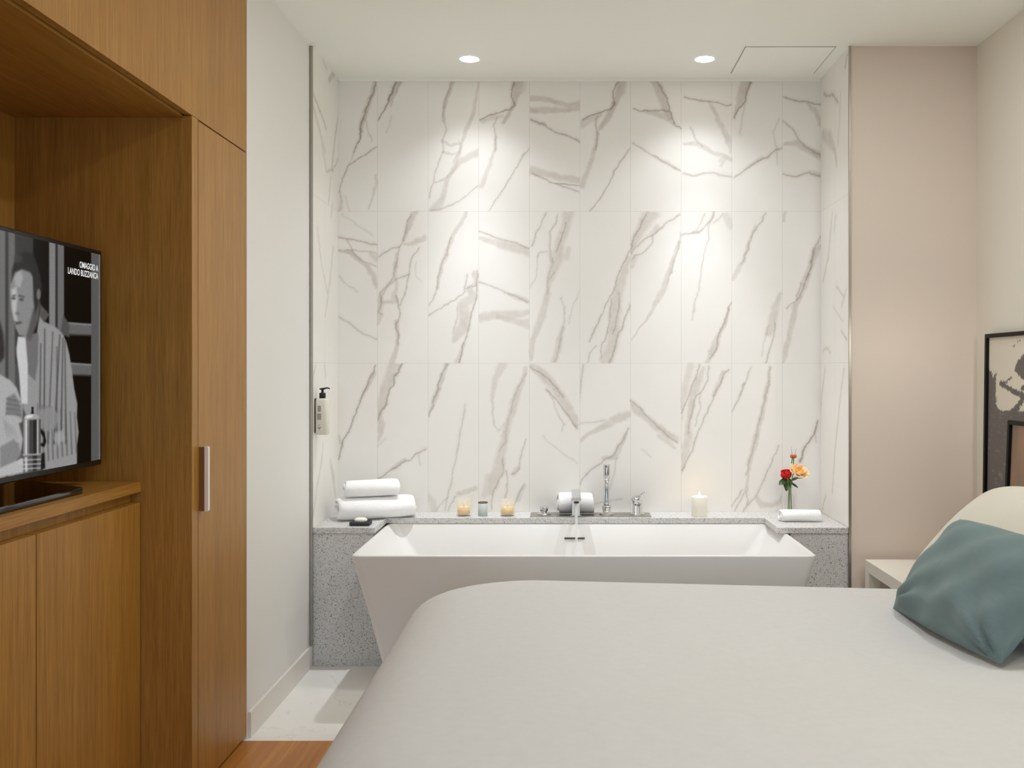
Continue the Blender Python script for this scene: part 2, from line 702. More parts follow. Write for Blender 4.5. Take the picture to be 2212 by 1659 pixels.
def pane_mat():
    w = NT('glazing')
    t = w.t
    out = t.nodes['Material Output']
    tr = w.n('ShaderNodeBsdfTransparent')
    gl = w.n('ShaderNodeBsdfGlossy')
    gl.inputs['Roughness'].default_value = 0.04
    lw = w.n('ShaderNodeLayerWeight')
    lw.inputs['Blend'].default_value = 0.5
    fr = w.math('ADD', w.math('MULTIPLY', w.math('POWER', lw.outputs['Facing'], 5.0), 0.9), 0.03)
    mx = w.n('ShaderNodeMixShader')
    w.l(fr, mx.inputs[0])
    w.l(tr.outputs[0], mx.inputs[1])
    w.l(gl.outputs[0], mx.inputs[2])
    w.l(mx.outputs[0], out.inputs[0])
    return w.m


M['pane'] = pane_mat()

# ------------------------------------------------------------------ room shell
mb = MB()
mb.box(-1.75, 1.85, -2.3, 3.24, -0.1, 0.0)
mb.slot = 1
mb.box(-1.75, 1.85, 3.24, 4.6, -0.1, 0.0)
struct('floor', mb, [M['floor_wood'], M['floor_tile']])
struct('ceiling', MB().box(-1.75, 1.85, -2.3, 4.6, CEIL, CEIL + 0.1), M['ceiling'])
struct('wall_left', MB().box(-1.75, WL, 3.252, DF - 0.006, 0, CEIL), M['plaster'])
struct('wall_left_outer', MB().box(-1.75, -1.622, -2.2, 3.25, 0, CEIL), M['plaster'])
struct('wall_back_right', MB().box(AR + 0.008, WR, DF, DF + 0.55, 0, CEIL), M['plaster_warm'])
mb = MB()
mb.box(WR, WR + 0.12, -2.2, 0.85, 0, CEIL)
mb.box(WR, WR + 0.12, 2.35, 4.6, 0, CEIL)
mb.box(WR, WR + 0.12, 0.85, 2.35, 0, 1.0)
mb.box(WR, WR + 0.12, 0.85, 2.35, 2.25, CEIL)
struct('wall_right', mb, M['plaster_right'])
mb = MB()
mb.box(-1.75, -1.05, -2.3, -2.2, 0, CEIL)
mb.box(0.05, 1.85, -2.3, -2.2, 0, CEIL)
mb.box(-1.05, 0.05, -2.3, -2.2, 2.2, CEIL)
struct('wall_rear', mb, M['plaster'])
mb = MB()
for y0, y1, z0, z1 in ((.85, .90, 1.0, 2.25), (2.30, 2.35, 1.0, 2.25), (.90, 2.30, 1.0, 1.05), (.90, 2.30, 2.20, 2.25), (1.58, 1.62, 1.05, 2.20)):
    mb.box(WR + 0.04, WR + 0.09, y0, y1, z0, z1)
win = struct('added_window_1', mb, M['skirting'])  # window added out of view as a source of fill light
build('window_pane', MB().box(WR + 0.06, WR + 0.066, .90, 2.30, 1.05, 2.20), M['pane'], win)
mb = MB()
for x0, x1, z0, z1 in ((-1.05, -.98, 0, 2.2), (-.02, .05, 0, 2.2), (-.98, -.02, 0, .08), (-.98, -.02, 2.13, 2.2)):
    mb.box(x0, x1, -2.28, -2.23, z0, z1)
dr = struct('added_door_1', mb, M['skirting'])  # glazed door added behind the camera as a source of cool fill
build('door_pane', MB().box(-.98, -.02, -2.26, -2.254, .08, 2.13), M['pane'], dr)
struct('baseboard_left', MB().box(WL, WL + 0.011, 3.262, DF - 0.008, 0, 0.09), M['skirting'], bevel=0.002)
struct('baseboard_back_right', MB().box(AR + 0.03, WR - 0.012, DF - 0.011, DF, 0, 0.09), M['skirting'], bevel=0.002)
struct('trim_1', MB().box(AL - 0.008, AL + 0.0015, DF - 0.006, DF + 0.004, 0.09, CEIL), M['steel'])
struct('trim_2', MB().box(AR - 0.0015, AR + 0.008, DF - 0.006, DF + 0.004, 0.0, CEIL), M['steel'])
struct('trim_3', MB().box(AL + .001, AR - .001, DB - 0.012, DB - 0.0005, CEIL - 0.014, CEIL), M['ceiling'])

# --- the vein drawing of the tiles, measured on the wall -------------------------------------
# regions of the wall: (origin x, origin y, scale) of each measuring sheet
SHEET = {1: (720, 160, 4.0963), 2: (1240, 80, 3.4563), 3: (720, 450, 4.0963), 4: (1240, 450, 3.5677), 5: (660, 780, 3.6867),
         6: (1240, 780, 3.5677), 7: (640, 80, 4.148)}
VEINS = """
1b.5 385,50,50 340,190,45 300,300,55 260,420,45 235,560,25
1l.8 390,60,10 345,190,10 310,270,10 270,360,11 245,470,12 230,590,12 200,640,9 180,690,8
1b.3 180,690,20 140,800,14 125,830,10
1l.6 390,645,8 270,720,9 140,800,8 120,840,10 100,900,10 70,970,8 55,1040,7
1b.4 60,1040,20 70,1130,30 60,1210,40
1l.2 100,1080,10 150,1210,10
1b.35 380,900,25 375,980,30 340,1100,20 310,1190,15
1l.3 290,420,8 300,500,8 330,545,12 345,590,8
1b.45 600,40,70 540,140,50 490,240,30
1l.85 575,45,14 520,140,16 480,250,12 440,330,10 405,405,9
1l.4 600,60,8 560,150,8 520,230,8 500,290,6
1l.18 520,370,12 490,470,12 460,520,12
1b.5 1070,40,45 1035,130,45 990,240,40 975,340,30 985,420,20
1l.4 1050,40,9 1000,200,9 970,330,9 965,400,10 1000,490,10 965,580,9 975,680,9 930,780,10 900,880,10 865,1020,10 850,1100,10
1b.4 1285,60,20 1255,250,30 1235,370,40 1180,480,40 1140,600,30 1125,680,30 1080,800,40 1020,920,40 990,1000,45 970,1100,60 900,1200,100
1b.35 965,590,30 1040,630,35 1120,610,25
1b.35 970,690,30 1050,715,25 1110,690,20
1b.4 1290,690,70 1200,730,60 1120,780,50 1050,870,30 990,930,20 890,960,15
1l.35 1280,990,12 1150,1100,12 1050,1160,12 960,1195,12 850,1210,12
1l.3 1110,590,8 1135,640,8 1110,690,8 1060,780,8
1b.55 1650,40,100 1640,120,120 1610,210,60 1590,280,40 1540,380,40 1500,430,25
1l.7 1620,50,12 1580,140,12 1575,200,12 1600,280,12 1560,310,10 1430,350,9 1350,380,9 1300,400,9
1b.3 1320,410,50 1420,390,60 1500,370,40
1l.4 1450,380,9 1425,460,10 1440,540,10 1430,680,10
1b.35 1440,560,25 1425,680,35 1390,800,40 1350,900,50 1310,990,50
1l.45 1740,640,9 1660,760,12 1600,860,9 1540,960,9 1460,1090,9 1385,1205,9
1b.5 1750,215,60 1850,215,50 1980,255,50 2100,280,50 2190,265,70
1b.5 1750,320,60 1900,320,60 2100,320,40 2190,310,30
1l.55 1750,400,14 1840,440,14 1900,480,14 2050,540,14 2190,600,14
1b.4 1750,405,40 1860,450,40
1b.45 1745,850,80 1850,880,70 2000,910,60 2190,940,60
1l.6 1760,880,9 1850,920,9 1940,960,9 2050,970,9 2190,990,9
1l.5 1960,965,9 2080,1005,9 2180,1050,9
2b.55 360,318,80 345,400,80 310,480,45 285,540,40 240,620,50 200,680,40
2l.7 335,320,9 290,400,9 290,450,9 305,500,9 270,545,9 160,570,9 60,620,9
2b.35 60,650,60 130,610,50 200,580,40
2l.5 175,590,9 160,650,10 175,720,9 165,830,9
2b.4 180,700,25 165,800,35 140,900,35 100,1000,40 60,1110,50
2l.5 430,820,8 340,940,11 300,1010,9 250,1110,8 190,1210,8 120,1300,8
2b.5 600,318,60 640,400,70 670,480,70 690,550,60 720,600,40
2l.65 625,330,9 680,430,9 715,520,10 730,600,9 760,660,9 810,690,9
2l.6 440,540,9 510,555,9 600,545,12 660,550,12 710,555,9
2b.4 520,555,25 600,570,45 690,600,45 740,640,30
2l.45 440,785,10 530,850,10 620,895,10 700,950,10 770,985,10 810,1000,10
2b.3 600,890,30 700,945,35 760,980,25
2l.55 820,445,9 960,480,11 1060,490,9 1130,515,9 1185,510,9
2b.4 1010,490,30 1060,580,35 1110,690,45 1150,760,50 1180,850,40
2b.4 820,795,20 900,790,40 960,820,45 1050,870,35 1130,890,30 1180,915,40
2l.35 870,680,10 910,760,10 960,820,10
2l.4 820,1015,12 900,1035,12 960,1015,12 1040,1010,12 1100,1030,12 1185,1045,12
2b.3 1090,920,30 1130,900,30 1100,960,20
2b.5 1290,322,90 1260,400,80 1230,500,50 1205,570,30
2l.75 1325,325,11 1285,420,11 1280,480,12 1220,550,10 1195,605,9
2l.2 1280,490,14 1250,620,14 1240,730,14
2l.5 1560,820,12 1500,845,12 1440,900,10 1370,930,10 1290,980,12 1190,1055,10
2b.3 1400,905,35 1300,970,30
2l.25 1535,610,9 1490,720,9 1510,830,9 1520,940,9
2l.6 1570,450,9 1700,485,11 1780,490,11 1855,515,10
2b.4 1750,495,25 1800,560,40 1845,640,45
2l.45 1560,625,9 1640,700,12 1680,770,14 1740,830,14 1855,890,14
2b.45 1570,800,20 1660,790,45 1740,840,45 1850,890,60
2l.5 1565,1020,12 1660,1040,12 1740,1010,12 1850,1045,12
2b.3 1760,1010,40 1840,1030,40
3l.5 50,255,14 150,275,14 270,295,14 380,325,14
3l.35 50,370,10 200,375,10 330,380,10 385,400,10
3b.5 50,380,20 150,390,45 230,450,50 300,510,50 350,600,60 380,690,40
3l.4 120,280,9 180,400,9 250,460,9 380,510,9
3l.2 80,50,10 200,140,10 350,240,10
3l.25 50,600,10 120,680,10 210,740,10
3l.35 50,960,14 150,1030,14 260,1100,14 380,1160,14
3b.35 330,400,40 380,450,50
3b.5 720,35,70 680,120,60 650,200,45 625,290,30
3l.45 690,50,12 650,130,12 640,220,12 610,310,12 580,340,12 480,370,12 400,430,12
3b.45 800,260,60 720,300,50 640,320,25
3l.4 580,340,14 570,450,14 540,560,14 520,630,14 470,690,14 420,750,14
3b.35 560,400,30 545,560,40 560,700,40 540,780,60
3l.45 760,350,10 690,450,10 670,560,10 650,680,10 620,780,10 590,860,10
3l.4 670,580,10 560,620,10 470,700,10 420,820,10
3b.45 410,760,50 420,840,60 410,950,60 395,1010,50
3l.5 420,770,10 430,850,10 400,920,10 430,940,10
3b.4 450,830,30 560,820,40
3l.5 560,770,12 580,870,12 590,960,12 550,1030,12 580,1150,12 570,1200,12
3b.45 555,1000,40 575,1150,30 555,1250,45 520,1370,60
3l.2 730,480,8 730,600,8 780,640,8
3b.4 1175,40,30 1130,140,45 1060,230,35 1030,320,40 980,450,45 940,580,40 915,720,20
3l.4 1040,250,9 1010,380,9 950,530,9 920,640,9 905,750,9 870,820,9 855,860,9
3l.4 1170,735,11 1080,800,11 960,880,11 840,945,11
3b.42 1240,570,50 1265,660,40 1200,700,50 1240,790,80 1150,850,100 1160,950,110 1150,1050,100 1100,1110,80 1070,1170,50
3l.55 1275,550,11 1270,800,11 1220,930,11 1200,1060,11 1150,1200,11 1130,1290,11 1110,1370,11
3l.4 1180,590,10 1160,720,10 1270,680,10
3b.35 1160,1200,40 1120,1300,40 1090,1370,60
3l.3 1100,880,10 1090,1010,10 1060,1110,10
3l.5 1285,195,10 1400,245,10 1500,280,10 1600,300,10 1730,360,10
3b.4 1300,265,40 1450,310,70 1600,350,80 1730,390,80
3l.4 1290,650,12 1400,690,12 1520,745,12 1620,780,12 1720,835,12
3b.35 1560,760,30 1640,790,45 1720,825,45
3b.4 1285,975,90 1400,945,70 1550,950,90 1730,920,50
3b.35 1450,960,40 1600,1000,50 1730,1020,90
3l.4 1880,40,14 1830,160,14 1790,240,14 1750,330,14
3l.4 1990,60,10 1970,130,10 1920,200,10 1910,330,10 1930,420,10 1945,480,10
3l.25 1810,400,9 1800,480,9 1800,600,9 1740,700,9
3b.4 2080,40,100 2050,180,90 2000,320,90 1980,450,110 1930,580,80 1900,700,50 1880,820,60 1850,930,70 1800,1080,60 1760,1200,50 1745,1330,30
3l.5 2060,120,10 2020,270,10 1970,380,10
3l.3 1910,400,9 1930,500,9 1900,620,9 1890,760,9
3l.3 1960,560,9 1910,640,9
3l.3 2015,790,10 2045,870,10 2050,980,10 2010,1150,10 1960,1370,10
3b.3 2060,430,60 2080,350,40
3b.35 2030,1060,45 1990,1220,60 1950,1370,70
3l.3 1900,380,9 1820,390,9 1800,430,9
3l.2 2180,730,10 2120,860,10 2080,1020,10
4l.5 430,320,9 380,420,9 330,530,9 310,620,9 270,690,9 220,810,9 160,930,12 120,1030,9
4b.4 420,380,40 390,480,60 350,600,80 330,720,90 320,850,80 310,950,90 290,1060,90 250,1180,110
4l.4 350,650,9 350,760,9 320,900,9 300,970,9
4l.45 430,740,12 390,860,12 350,960,12 310,1080,12 270,1190,12
4l.4 290,700,10 270,900,10 260,960,10 220,1040,10 205,1160,10
4l.35 170,1060,10 120,1120,10 110,1190,10
4b.45 600,30,120 560,90,110 520,160,90 480,230,60 450,300,40
4l.5 555,40,10 510,150,10 460,230,10 440,340,10
4l.4 820,50,12 700,120,14 660,160,14 600,210,14 540,240,14 480,300,14 445,350,14
4l.4 610,210,10 610,250,10 550,330,10 480,360,12 440,400,12
4b.35 640,150,60 600,190,40
4b.3 470,380,50 450,450,40
4b.4 810,260,30 780,350,35 750,440,35 710,560,40 680,630,50 640,710,45 600,780,30 560,860,18 500,930,15 430,1030,12
4l.3 825,190,9 810,290,9 770,400,9 720,590,9
4l.4 830,210,12 920,185,14 960,185,14 1000,150,12 1060,90,10 1080,30,10
4l.35 940,170,8 1010,40,8
4l.3 1070,30,10 1040,160,10 1040,240,10 1000,350,10 980,480,10 960,620,10 930,750,10 910,860,10
4l.3 1150,40,10 1080,110,10
4b.3 1170,60,60 1200,140,60
4b.3 910,190,35 960,185,35
4b.45 1195,770,20 1165,870,25 1130,950,35 1090,1040,55 1060,1120,60 1030,1190,40
4l.5 1210,730,9 1165,840,9 1110,1000,10 1100,1080,10 1050,1160,9
4l.4 1480,40,11 1420,130,11 1370,220,11 1340,320,11 1310,390,11 1280,430,11
4b.35 1400,150,30 1350,250,20 1310,400,35 1270,460,45 1230,540,30
4b.4 1590,660,30 1550,760,60 1530,870,70 1500,960,60
4l.45 1555,880,11 1540,980,11 1510,1080,11 1480,1190,11
4l.25 1500,900,9 1460,1040,9 1450,1140,9
4b.4 1625,40,30 1615,90,25
4l.4 1900,210,12 1860,300,12 1830,430,12 1800,530,12
4b.45 1895,300,40 1850,360,60 1810,480,55 1770,590,60 1740,680,45 1710,740,50 1690,850,50 1660,980,50 1630,1090,45 1610,1190,40
4l.5 1850,300,9 1815,480,9 1740,680,9 1640,770,9
4l.4 1750,570,9 1710,700,9
5l.65 560,35,9 545,90,9 500,150,11 480,230,11 440,310,11 400,410,11 370,490,11 350,560,11 300,630,11 285,690,12 260,780,12
5b.4 540,100,45 500,190,40 460,280,25
5b.35 265,600,40 280,650,30
5b.42 710,35,110 680,110,90 640,210,90 610,320,70 590,420,50 600,520,70 580,620,40
5l.6 765,25,12 740,80,12 705,130,12 700,190,12 670,230,12 650,300,12 640,350,12 600,400,12 570,470,12
5l.5 960,700,12 890,730,12 840,780,12 740,830,12 660,880,12 610,920,12 570,945,12
5b.35 790,790,35 700,850,35
5l.2 900,730,9 910,830,9
5l.2 570,680,9 640,610,9
5b.45 1130,25,40 1095,100,45 1070,190,40 1040,270,35 1010,350,35 980,430,25
5l.5 1130,30,10 1070,130,10 1060,200,10 1020,310,10 1000,390,10 965,470,10
5l.3 1275,350,12 1250,480,12 1225,620,12 1200,750,12 1170,900,12 1150,1020,12 1130,1100,12 1115,1190,12
5l.3 1130,1090,9 1070,1140,9 1040,1190,9
5l.35 1200,1080,10 1160,1140,10 1140,1190,10
5b.4 1350,1010,40 1290,1040,45 1220,1050,40
5b.3 970,1060,40 1010,1120,60 1020,1190,60
5b.35 1570,25,80 1520,120,60 1490,230,40 1490,380,25 1500,500,20
5b.38 1750,60,40 1720,180,50 1680,270,70 1650,380,70 1620,480,60 1590,600,60 1560,720,80 1540,850,100 1500,950,100 1480,1050,60
5l.3 1750,100,9 1670,260,9 1620,440,9 1590,640,9 1540,720,9
5l.25 1500,510,9 1540,560,9 1580,500,9
5l.4 1570,780,12 1580,870,12 1520,990,12 1490,1060,12 1480,1180,12
5l.4 1600,870,10 1610,970,10 1590,1090,10
5l.35 1760,620,10 1720,720,10 1700,860,10 1640,900,10
5b.35 1690,850,40 1650,900,35
5l.35 1740,980,9 1690,1080,9 1660,1160,9
5b.25 1450,930,60 1430,1060,60
5b.3 1740,1000,40 1690,1100,50
5b.45 1800,40,60 1880,100,90 1950,170,80 2020,260,70 2080,360,70 2130,440,70 2160,510,40
5l.5 1780,40,10 1840,80,10 1920,130,10 2000,220,10 2050,290,10
5l.5 1920,230,11 1990,300,11 2050,380,11 2110,460,11 2165,540,11
5l.3 1960,290,9 2000,400,9 2060,500,9 2040,560,9
5l.2 1890,600,9 2000,700,9 2160,810,9
6l.35 70,30,12 60,140,12 40,300,12
6b.45 40,620,25 130,550,35 230,500,60 320,450,70 410,415,70
6l.25 40,480,9 180,465,9 250,450,9
6l.4 415,520,12 380,600,12 330,680,12 290,740,12 220,770,12 120,850,12 60,920,12 35,980,12
6b.4 400,560,30 350,660,50 310,740,50 230,750,30
6l.25 330,740,9 300,900,9 270,1000,9
6l.25 140,1110,9 200,1090,9 370,1060,9
6b.45 430,330,70 480,370,80 550,430,60 620,490,60 700,550,60 780,600,60
6l.4 430,290,10 500,350,10 560,420,10 640,500,10 730,580,10 800,630,10
6b.3 650,580,40 720,620,40 780,670,25
6l.2 520,680,9 590,740,9
6b.3 900,30,60 870,150,60 830,300,50 820,450,40
6l.45 970,30,12 930,140,12 880,270,12 840,370,12 820,420,12
6l.4 1040,40,10 1030,150,10 980,240,10 940,260,10 920,350,10 890,470,10 880,560,10
6l.3 970,240,9 970,370,9 930,500,9
6b.38 1000,60,30 960,150,60 920,260,60 900,380,50 880,500,50 880,600,70 850,700,80 830,800,50 815,880,30
6l.45 1190,60,10 1150,120,10 1100,220,10 1060,320,10 1010,410,10 970,520,10 930,600,10 910,690,10 870,770,10 830,850,10
6b.4 1150,90,40 1110,190,50 1080,260,35
6l.4 1365,50,10 1330,150,10 1290,230,10 1265,300,10 1220,380,10 1200,430,10
6b.3 1320,170,25 1280,250,25
6b.4 1510,50,30 1500,150,35 1470,300,35 1440,450,45 1410,560,45 1380,680,45 1350,800,40 1345,900,25 1330,1000,30
6l.35 1510,60,9 1490,220,9 1420,500,9 1370,720,9 1330,880,9
6l.4 1330,1010,10 1340,1080,10 1310,1155,10
6l.4 1300,990,10 1240,1080,10 1200,1150,10
6l.4 1310,1020,10 1270,1090,10 1240,1155,10
6l.4 1580,650,11 1540,740,11 1500,830,11 1450,930,11 1410,1030,11 1340,1110,11
6b.4 1410,1050,40 1450,1110,50 1530,1110,45 1580,1080,35
6l.4 1610,1030,9 1590,1070,9
6l.75 1875,460,13 1850,560,13 1790,650,13 1770,700,13 1740,780,13
6l.3 1860,560,9 1870,620,9
"""
SIDE_LEFT = """
7b.6 340,310,40 290,390,20
7l.3 235,200,9 275,290,9
7l.5 150,510,10 200,630,10 250,760,10 270,830,10
7b.35 150,620,30 200,800,30 260,1030,20
7l.4 380,720,12 350,880,12 330,1050,12 320,1180,12
7l.35 230,960,9 270,1210,9 330,1190,9 370,1100,9
7l.4 310,1260,9 290,1480,9
7l.4 325,1500,9 310,1610,9
7l.3 190,1700,9 220,2000,9 280,2300,9
7b.3 330,1900,20 300,2200,30 260,2500,20
5l.3 140,650,11 130,780,11 90,1010,11 60,1230,11
5b.4 200,800,30 220,920,40 240,1080,20
5l.3 80,40,10 60,120,10 50,200,10
5l.3 150,40,9 160,120,9
"""
SIDE_RIGHT = """
2l.5 1865,425,10 1900,440,10 1940,430,10 1970,490,9
2l.5 2040,130,10 2025,220,10
2l.25 1990,420,9 1985,600,9 1970,800,9
2b.45 1860,730,40 1910,760,60 1950,850,25 1960,960,15
4l.35 1990,40,9 1960,380,9 1920,560,9
4l.3 2015,60,9 2005,180,9
4l.25 2020,600,9 2080,680,9 2060,760,9 2100,620,9
4l.2 2000,760,9 2070,870,9
4l.4 2060,940,9 2100,1010,9
4l.3 1920,1100,9 1950,1080,9 1975,1110,9
6l.35 1935,60,9 1910,250,9 1885,400,9
6l.35 2080,60,9 2050,300,9 2010,700,9 1990,1020,9
6l.35 1940,1040,9 1910,1150,9
"""


def read_veins(text):
    for ln in text.strip().splitlines():
        head, *pts = ln.split()
        ox, oy, s = SHEET[int(head[0])]
        P = [tuple(float(q) for q in p.split(',')) for p in pts]
        yield head[1], float(head[2:]), [(ox + a / s, oy + b / s, c / s) for a, b, c in P]


def warp(U, V, amp):
    a = (vnoise(U, V, 38, 1) - .5) * 2 * amp + (vnoise(U, V, 120, 2) - .5) * amp
    b = (vnoise(U, V, 38, 3) - .5) * 2 * amp + (vnoise(U, V, 120, 4) - .5) * amp
    return U + a, V + b


def tile_bounds(u, z):
    k = math.floor((u - TILE_U0) / TILE_W)
    edges = (-9, ROWS[0], ROWS[1], 9)
    r = sum(z > e for e in ROWS)
    return TILE_U0 + k * TILE_W, TILE_U0 + (k + 1) * TILE_W, edges[r], edges[r + 1]


def draw_wall(us, vs, text, conv, clip, wscale):
    U, V = np.meshgrid(us, vs)
    Uw, Vw = warp(U, V, 0.0040)
    out = np.zeros(U.shape + (3,))
    for kind, a, P in read_veins(text):
        pts = [conv(*p) for p in P]
        pts = [(u, z, w_ * wscale) for u, z, w_ in pts]
        c = None
        if clip:
            m = pts[len(pts) // 2]
            c = tile_bounds(m[0], m[1])
        if kind == 'b':
            stroke(out[..., 0], Uw, Vw, [(u, z, w_ * 0.9) for u, z, w_ in pts], a * 1.0, 0.55, c)
        else:
            stroke(out[..., 1], Uw, Vw, [(u, z, max(w_, .0038)) for u, z, w_ in pts], a * 0.85, 0.6, c)
            stroke(out[..., 0], Uw, Vw, [(u, z, w_ * 3.2) for u, z, w_ in pts], a * 0.28, 0.9, c)
    return out


# back wall: 2 px on the photographed wall is about 4 mm
mm = DB / F_PX
us = np.arange(AL, AR + .0035, .0033)
vs = np.arange(0.40, CEIL + .003, .0033)
at = draw_wall(us, vs, VEINS, lambda px, py, w_: (X(px, DB), Z(py, DB), w_ * mm), True, 1.0)
o = grid_mesh('wall_back', us, vs, lambda u, v: np.stack([u, np.full_like(u, DB), v], -1), M['tile_back'], at,
              extra=MB().box(-1.75, AR + .009, DB + .001, DB + 0.1, 0, CEIL))
o['kind'] = 'structure'


def side_conv(xw):
    def f(px, py, w_):
        d = min(max(F_PX * xw / (px - 1225.0), DF), DB)
        return d, Z(py, d), w_ * d / F_PX
    return f


us = np.arange(DF, DB + .004, .005)
vs = np.arange(0.40, CEIL + .004, .005)
for nm, xw, txt in (('wall_alcove_left', AL, SIDE_LEFT), ('wall_alcove_right', AR, SIDE_RIGHT)):
    at = draw_wall(us, vs, txt, side_conv(xw), False, 2.2)
    ex = MB().box(-1.75, AL - .001, DF + .004, DB, 0, CEIL) if xw < 0 else MB().box(AR + .001, AR + .007, DF + .004, DB, 0, CEIL)
    o = grid_mesh(nm, us, vs, lambda u, v, xw=xw: np.stack([np.full_like(u, xw), u, v], -1), M['tile_side'], at, extra=ex)
    o['kind'] = 'structure'

# ------------------------------------------------------------------ ceiling fittings


def downlight(label, x, y, group, mat, energy, color, spot):
    t = thing('ceiling_spotlight', label, 'ceiling light', (x, y, CEIL), group)
    build('rim', MB().lathe([(0.0425, -0.002), (0.0450, -0.002), (0.0462, 0.0), (0.0425, 0.0)], (x, y, CEIL), 40, closed=True), M['ceiling'], t)
    build('lens', MB().lathe([(0.0, -0.0025), (0.042, -0.0025), (0.042, -0.0005), (0.0, -0.0005)], (x, y, CEIL), 40), mat, t)
    if spot:
        beam = light('spot_beam', 'POINT', (0, 0, -0.012), energy, color, parent=t, shadow_soft_size=0.022)
        beam.data.use_nodes = True
        nt = beam.data.node_tree
        em = nt.nodes['Emission']
        geo = nt.nodes.new('ShaderNodeNewGeometry')
        sep = nt.nodes.new('ShaderNodeSeparateXYZ')
        ab = nt.nodes.new('ShaderNodeMath')
        ab.operation = 'ABSOLUTE'
        ac = nt.nodes.new('ShaderNodeMath')
        ac.operation = 'ARCCOSINE'
        dv_ = nt.nodes.new('ShaderNodeMath')
        dv_.operation = 'DIVIDE'
        dv_.inputs[1].default_value = math.radians(60)
        cr = nt.nodes.new('ShaderNodeValToRGB')       # the beam's photometric curve, axis to 60 degrees
        el = cr.color_ramp.elements
        curve = [(0, .95), (9, .90), (13, .72), (16, .60), (20, .43), (24, .23), (30, .120), (36, .090), (42, .062), (48, .033), (54, .007), (60, 0)]
        while len(el) < len(curve):
            el.new(.5)
        for e_, (a_, v_) in zip(el, curve):
            e_.position = a_ / 60
            e_.color = (v_, v_, v_, 1)
        for a_, b_ in ((geo.outputs['Incoming'], sep.inputs[0]), (sep.outputs[2], ab.inputs[0]), (ab.outputs[0], ac.inputs[0]),
                       (ac.outputs[0], dv_.inputs[0]), (dv_.outputs[0], cr.inputs[0]), (cr.outputs[0], em.inputs['Strength'])):
            nt.links.new(a_, b_)
    else:
        light('fill_beam', 'AREA', (0, 0, -0.012), energy, color, parent=t, shape='DISK', size=0.16)
    return t


downlight('lit round recessed ceiling spot above the left half of the bath', X(1014, 4.213), 4.213, 'recessed spots over the bath', M['lamp'],
          SPOT_W, SPOT_C, True)
downlight('lit round recessed ceiling spot beside the ceiling hatch', X(1522, 4.213), 4.213, 'recessed spots over the bath', M['lamp'],
          SPOT_W, SPOT_C, True)
for q, (x, y) in enumerate(((0.15, 2.75), (1.25, 2.75), (0.15, 1.0), (1.25, 1.0))):  # unseen lights added to fill the bedroom
    downlight('added unseen recessed ceiling light over the bed, ' + ('foot end, bath side', 'head end, bath side', 'foot end, room side', 'head end, room side')[q],
              x, y, 'added bedroom ceiling lights', M['lamp_added'], ROOM_W, ROOM_C, False)

t = thing('ceiling_hatch', 'flush white square access hatch in the ceiling by the right alcove wall', 'access hatch', (0.94, 4.233, CEIL))
build('hatch_panel', MB().box(.7555, 1.1325, 4.0555, 4.4145, CEIL - .0025, CEIL - .0005), M['ceiling'], t)
mb = MB()
for a in ((.752, 1.136, 4.053, 4.0545), (.752, 1.136, 4.4155, 4.417), (.7515, .7545, 4.053, 4.417), (1.1335, 1.1365, 4.053, 4.417)):
    mb.box(*a, CEIL - .0012, CEIL - .0003)
build('shadow_gap', mb, M['gap'], t)

# ------------------------------------------------------------------ built-in oak cupboards on the left
Y_END = 3.249
t = thing('tall_cupboard', 'tall oak built-in cupboard with one full-height door beside the white wall', 'cupboard', (-1.35, 3.0, 0))
build('carcass', MB().box(-1.60, -1.109, 2.824, Y_END, 0.06, 1.983), M['wood'], t)
build('side_panel', MB().box(-1.60, WL, 2.778, 2.822, 0.0, 1.9875), M['wood'], t, bevel=.001)
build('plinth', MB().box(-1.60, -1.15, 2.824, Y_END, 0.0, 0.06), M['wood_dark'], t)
door = build('door', MB().box(-1.107, WL, 2.8255, Y_END - .001, 0.014, 1.984), M['wood'], t, bevel=.001)
mb = MB()
mb.prism([(-1.085, 2.829), (-1.0685, 2.829), (-1.0685, 2.839), (-1.085, 2.839)], .835, 1.024)
mb.slot = 1
mb.prism([(p[0], p[1]) for p in [(-1.0683, .834), (-1.060, .834), (-1.0575, .8365), (-1.0575, 1.0225), (-1.060, 1.025), (-1.0683, 1.025)]],
         2.828, 2.842, 'y')
h = build('handle', mb, [M['handle_reflection'], M['handle_white']], door)
h['label'] = 'slim vertical handle, wood reflection painted brown, white front edge'

t = thing('overhead_cupboard', 'oak overhead cupboard running up to the ceiling over the television niche', 'cupboard', (-1.35, 1.5, 1.98))
build('front_panel', MB().box(-1.107, WL, -.2, Y_END, 1.9885, CEIL - .002), M['wood'], t, bevel=.001)
build('soffit', MB().box(-1.60, -1.112, .452, 2.7765, 1.9815, 1.997), M['wood_flat'], t)
build('carcass', MB().box(-1.60, -1.109, -.2, Y_END, 1.9985, CEIL - .002), M['wood'], t)
build('light_stop_panel', MB().box(-1.60, WL, .41, .45, 0.0, 1.986), M['wood'], t)  # unseen panel added to keep the niche dark
tag(build('niche_back_panel', MB().box(-1.62, -1.5985, .452, 2.7775, .9290, 1.9810), M['wood']),
    'oak panel lining the back of the television niche', 'wall panel')

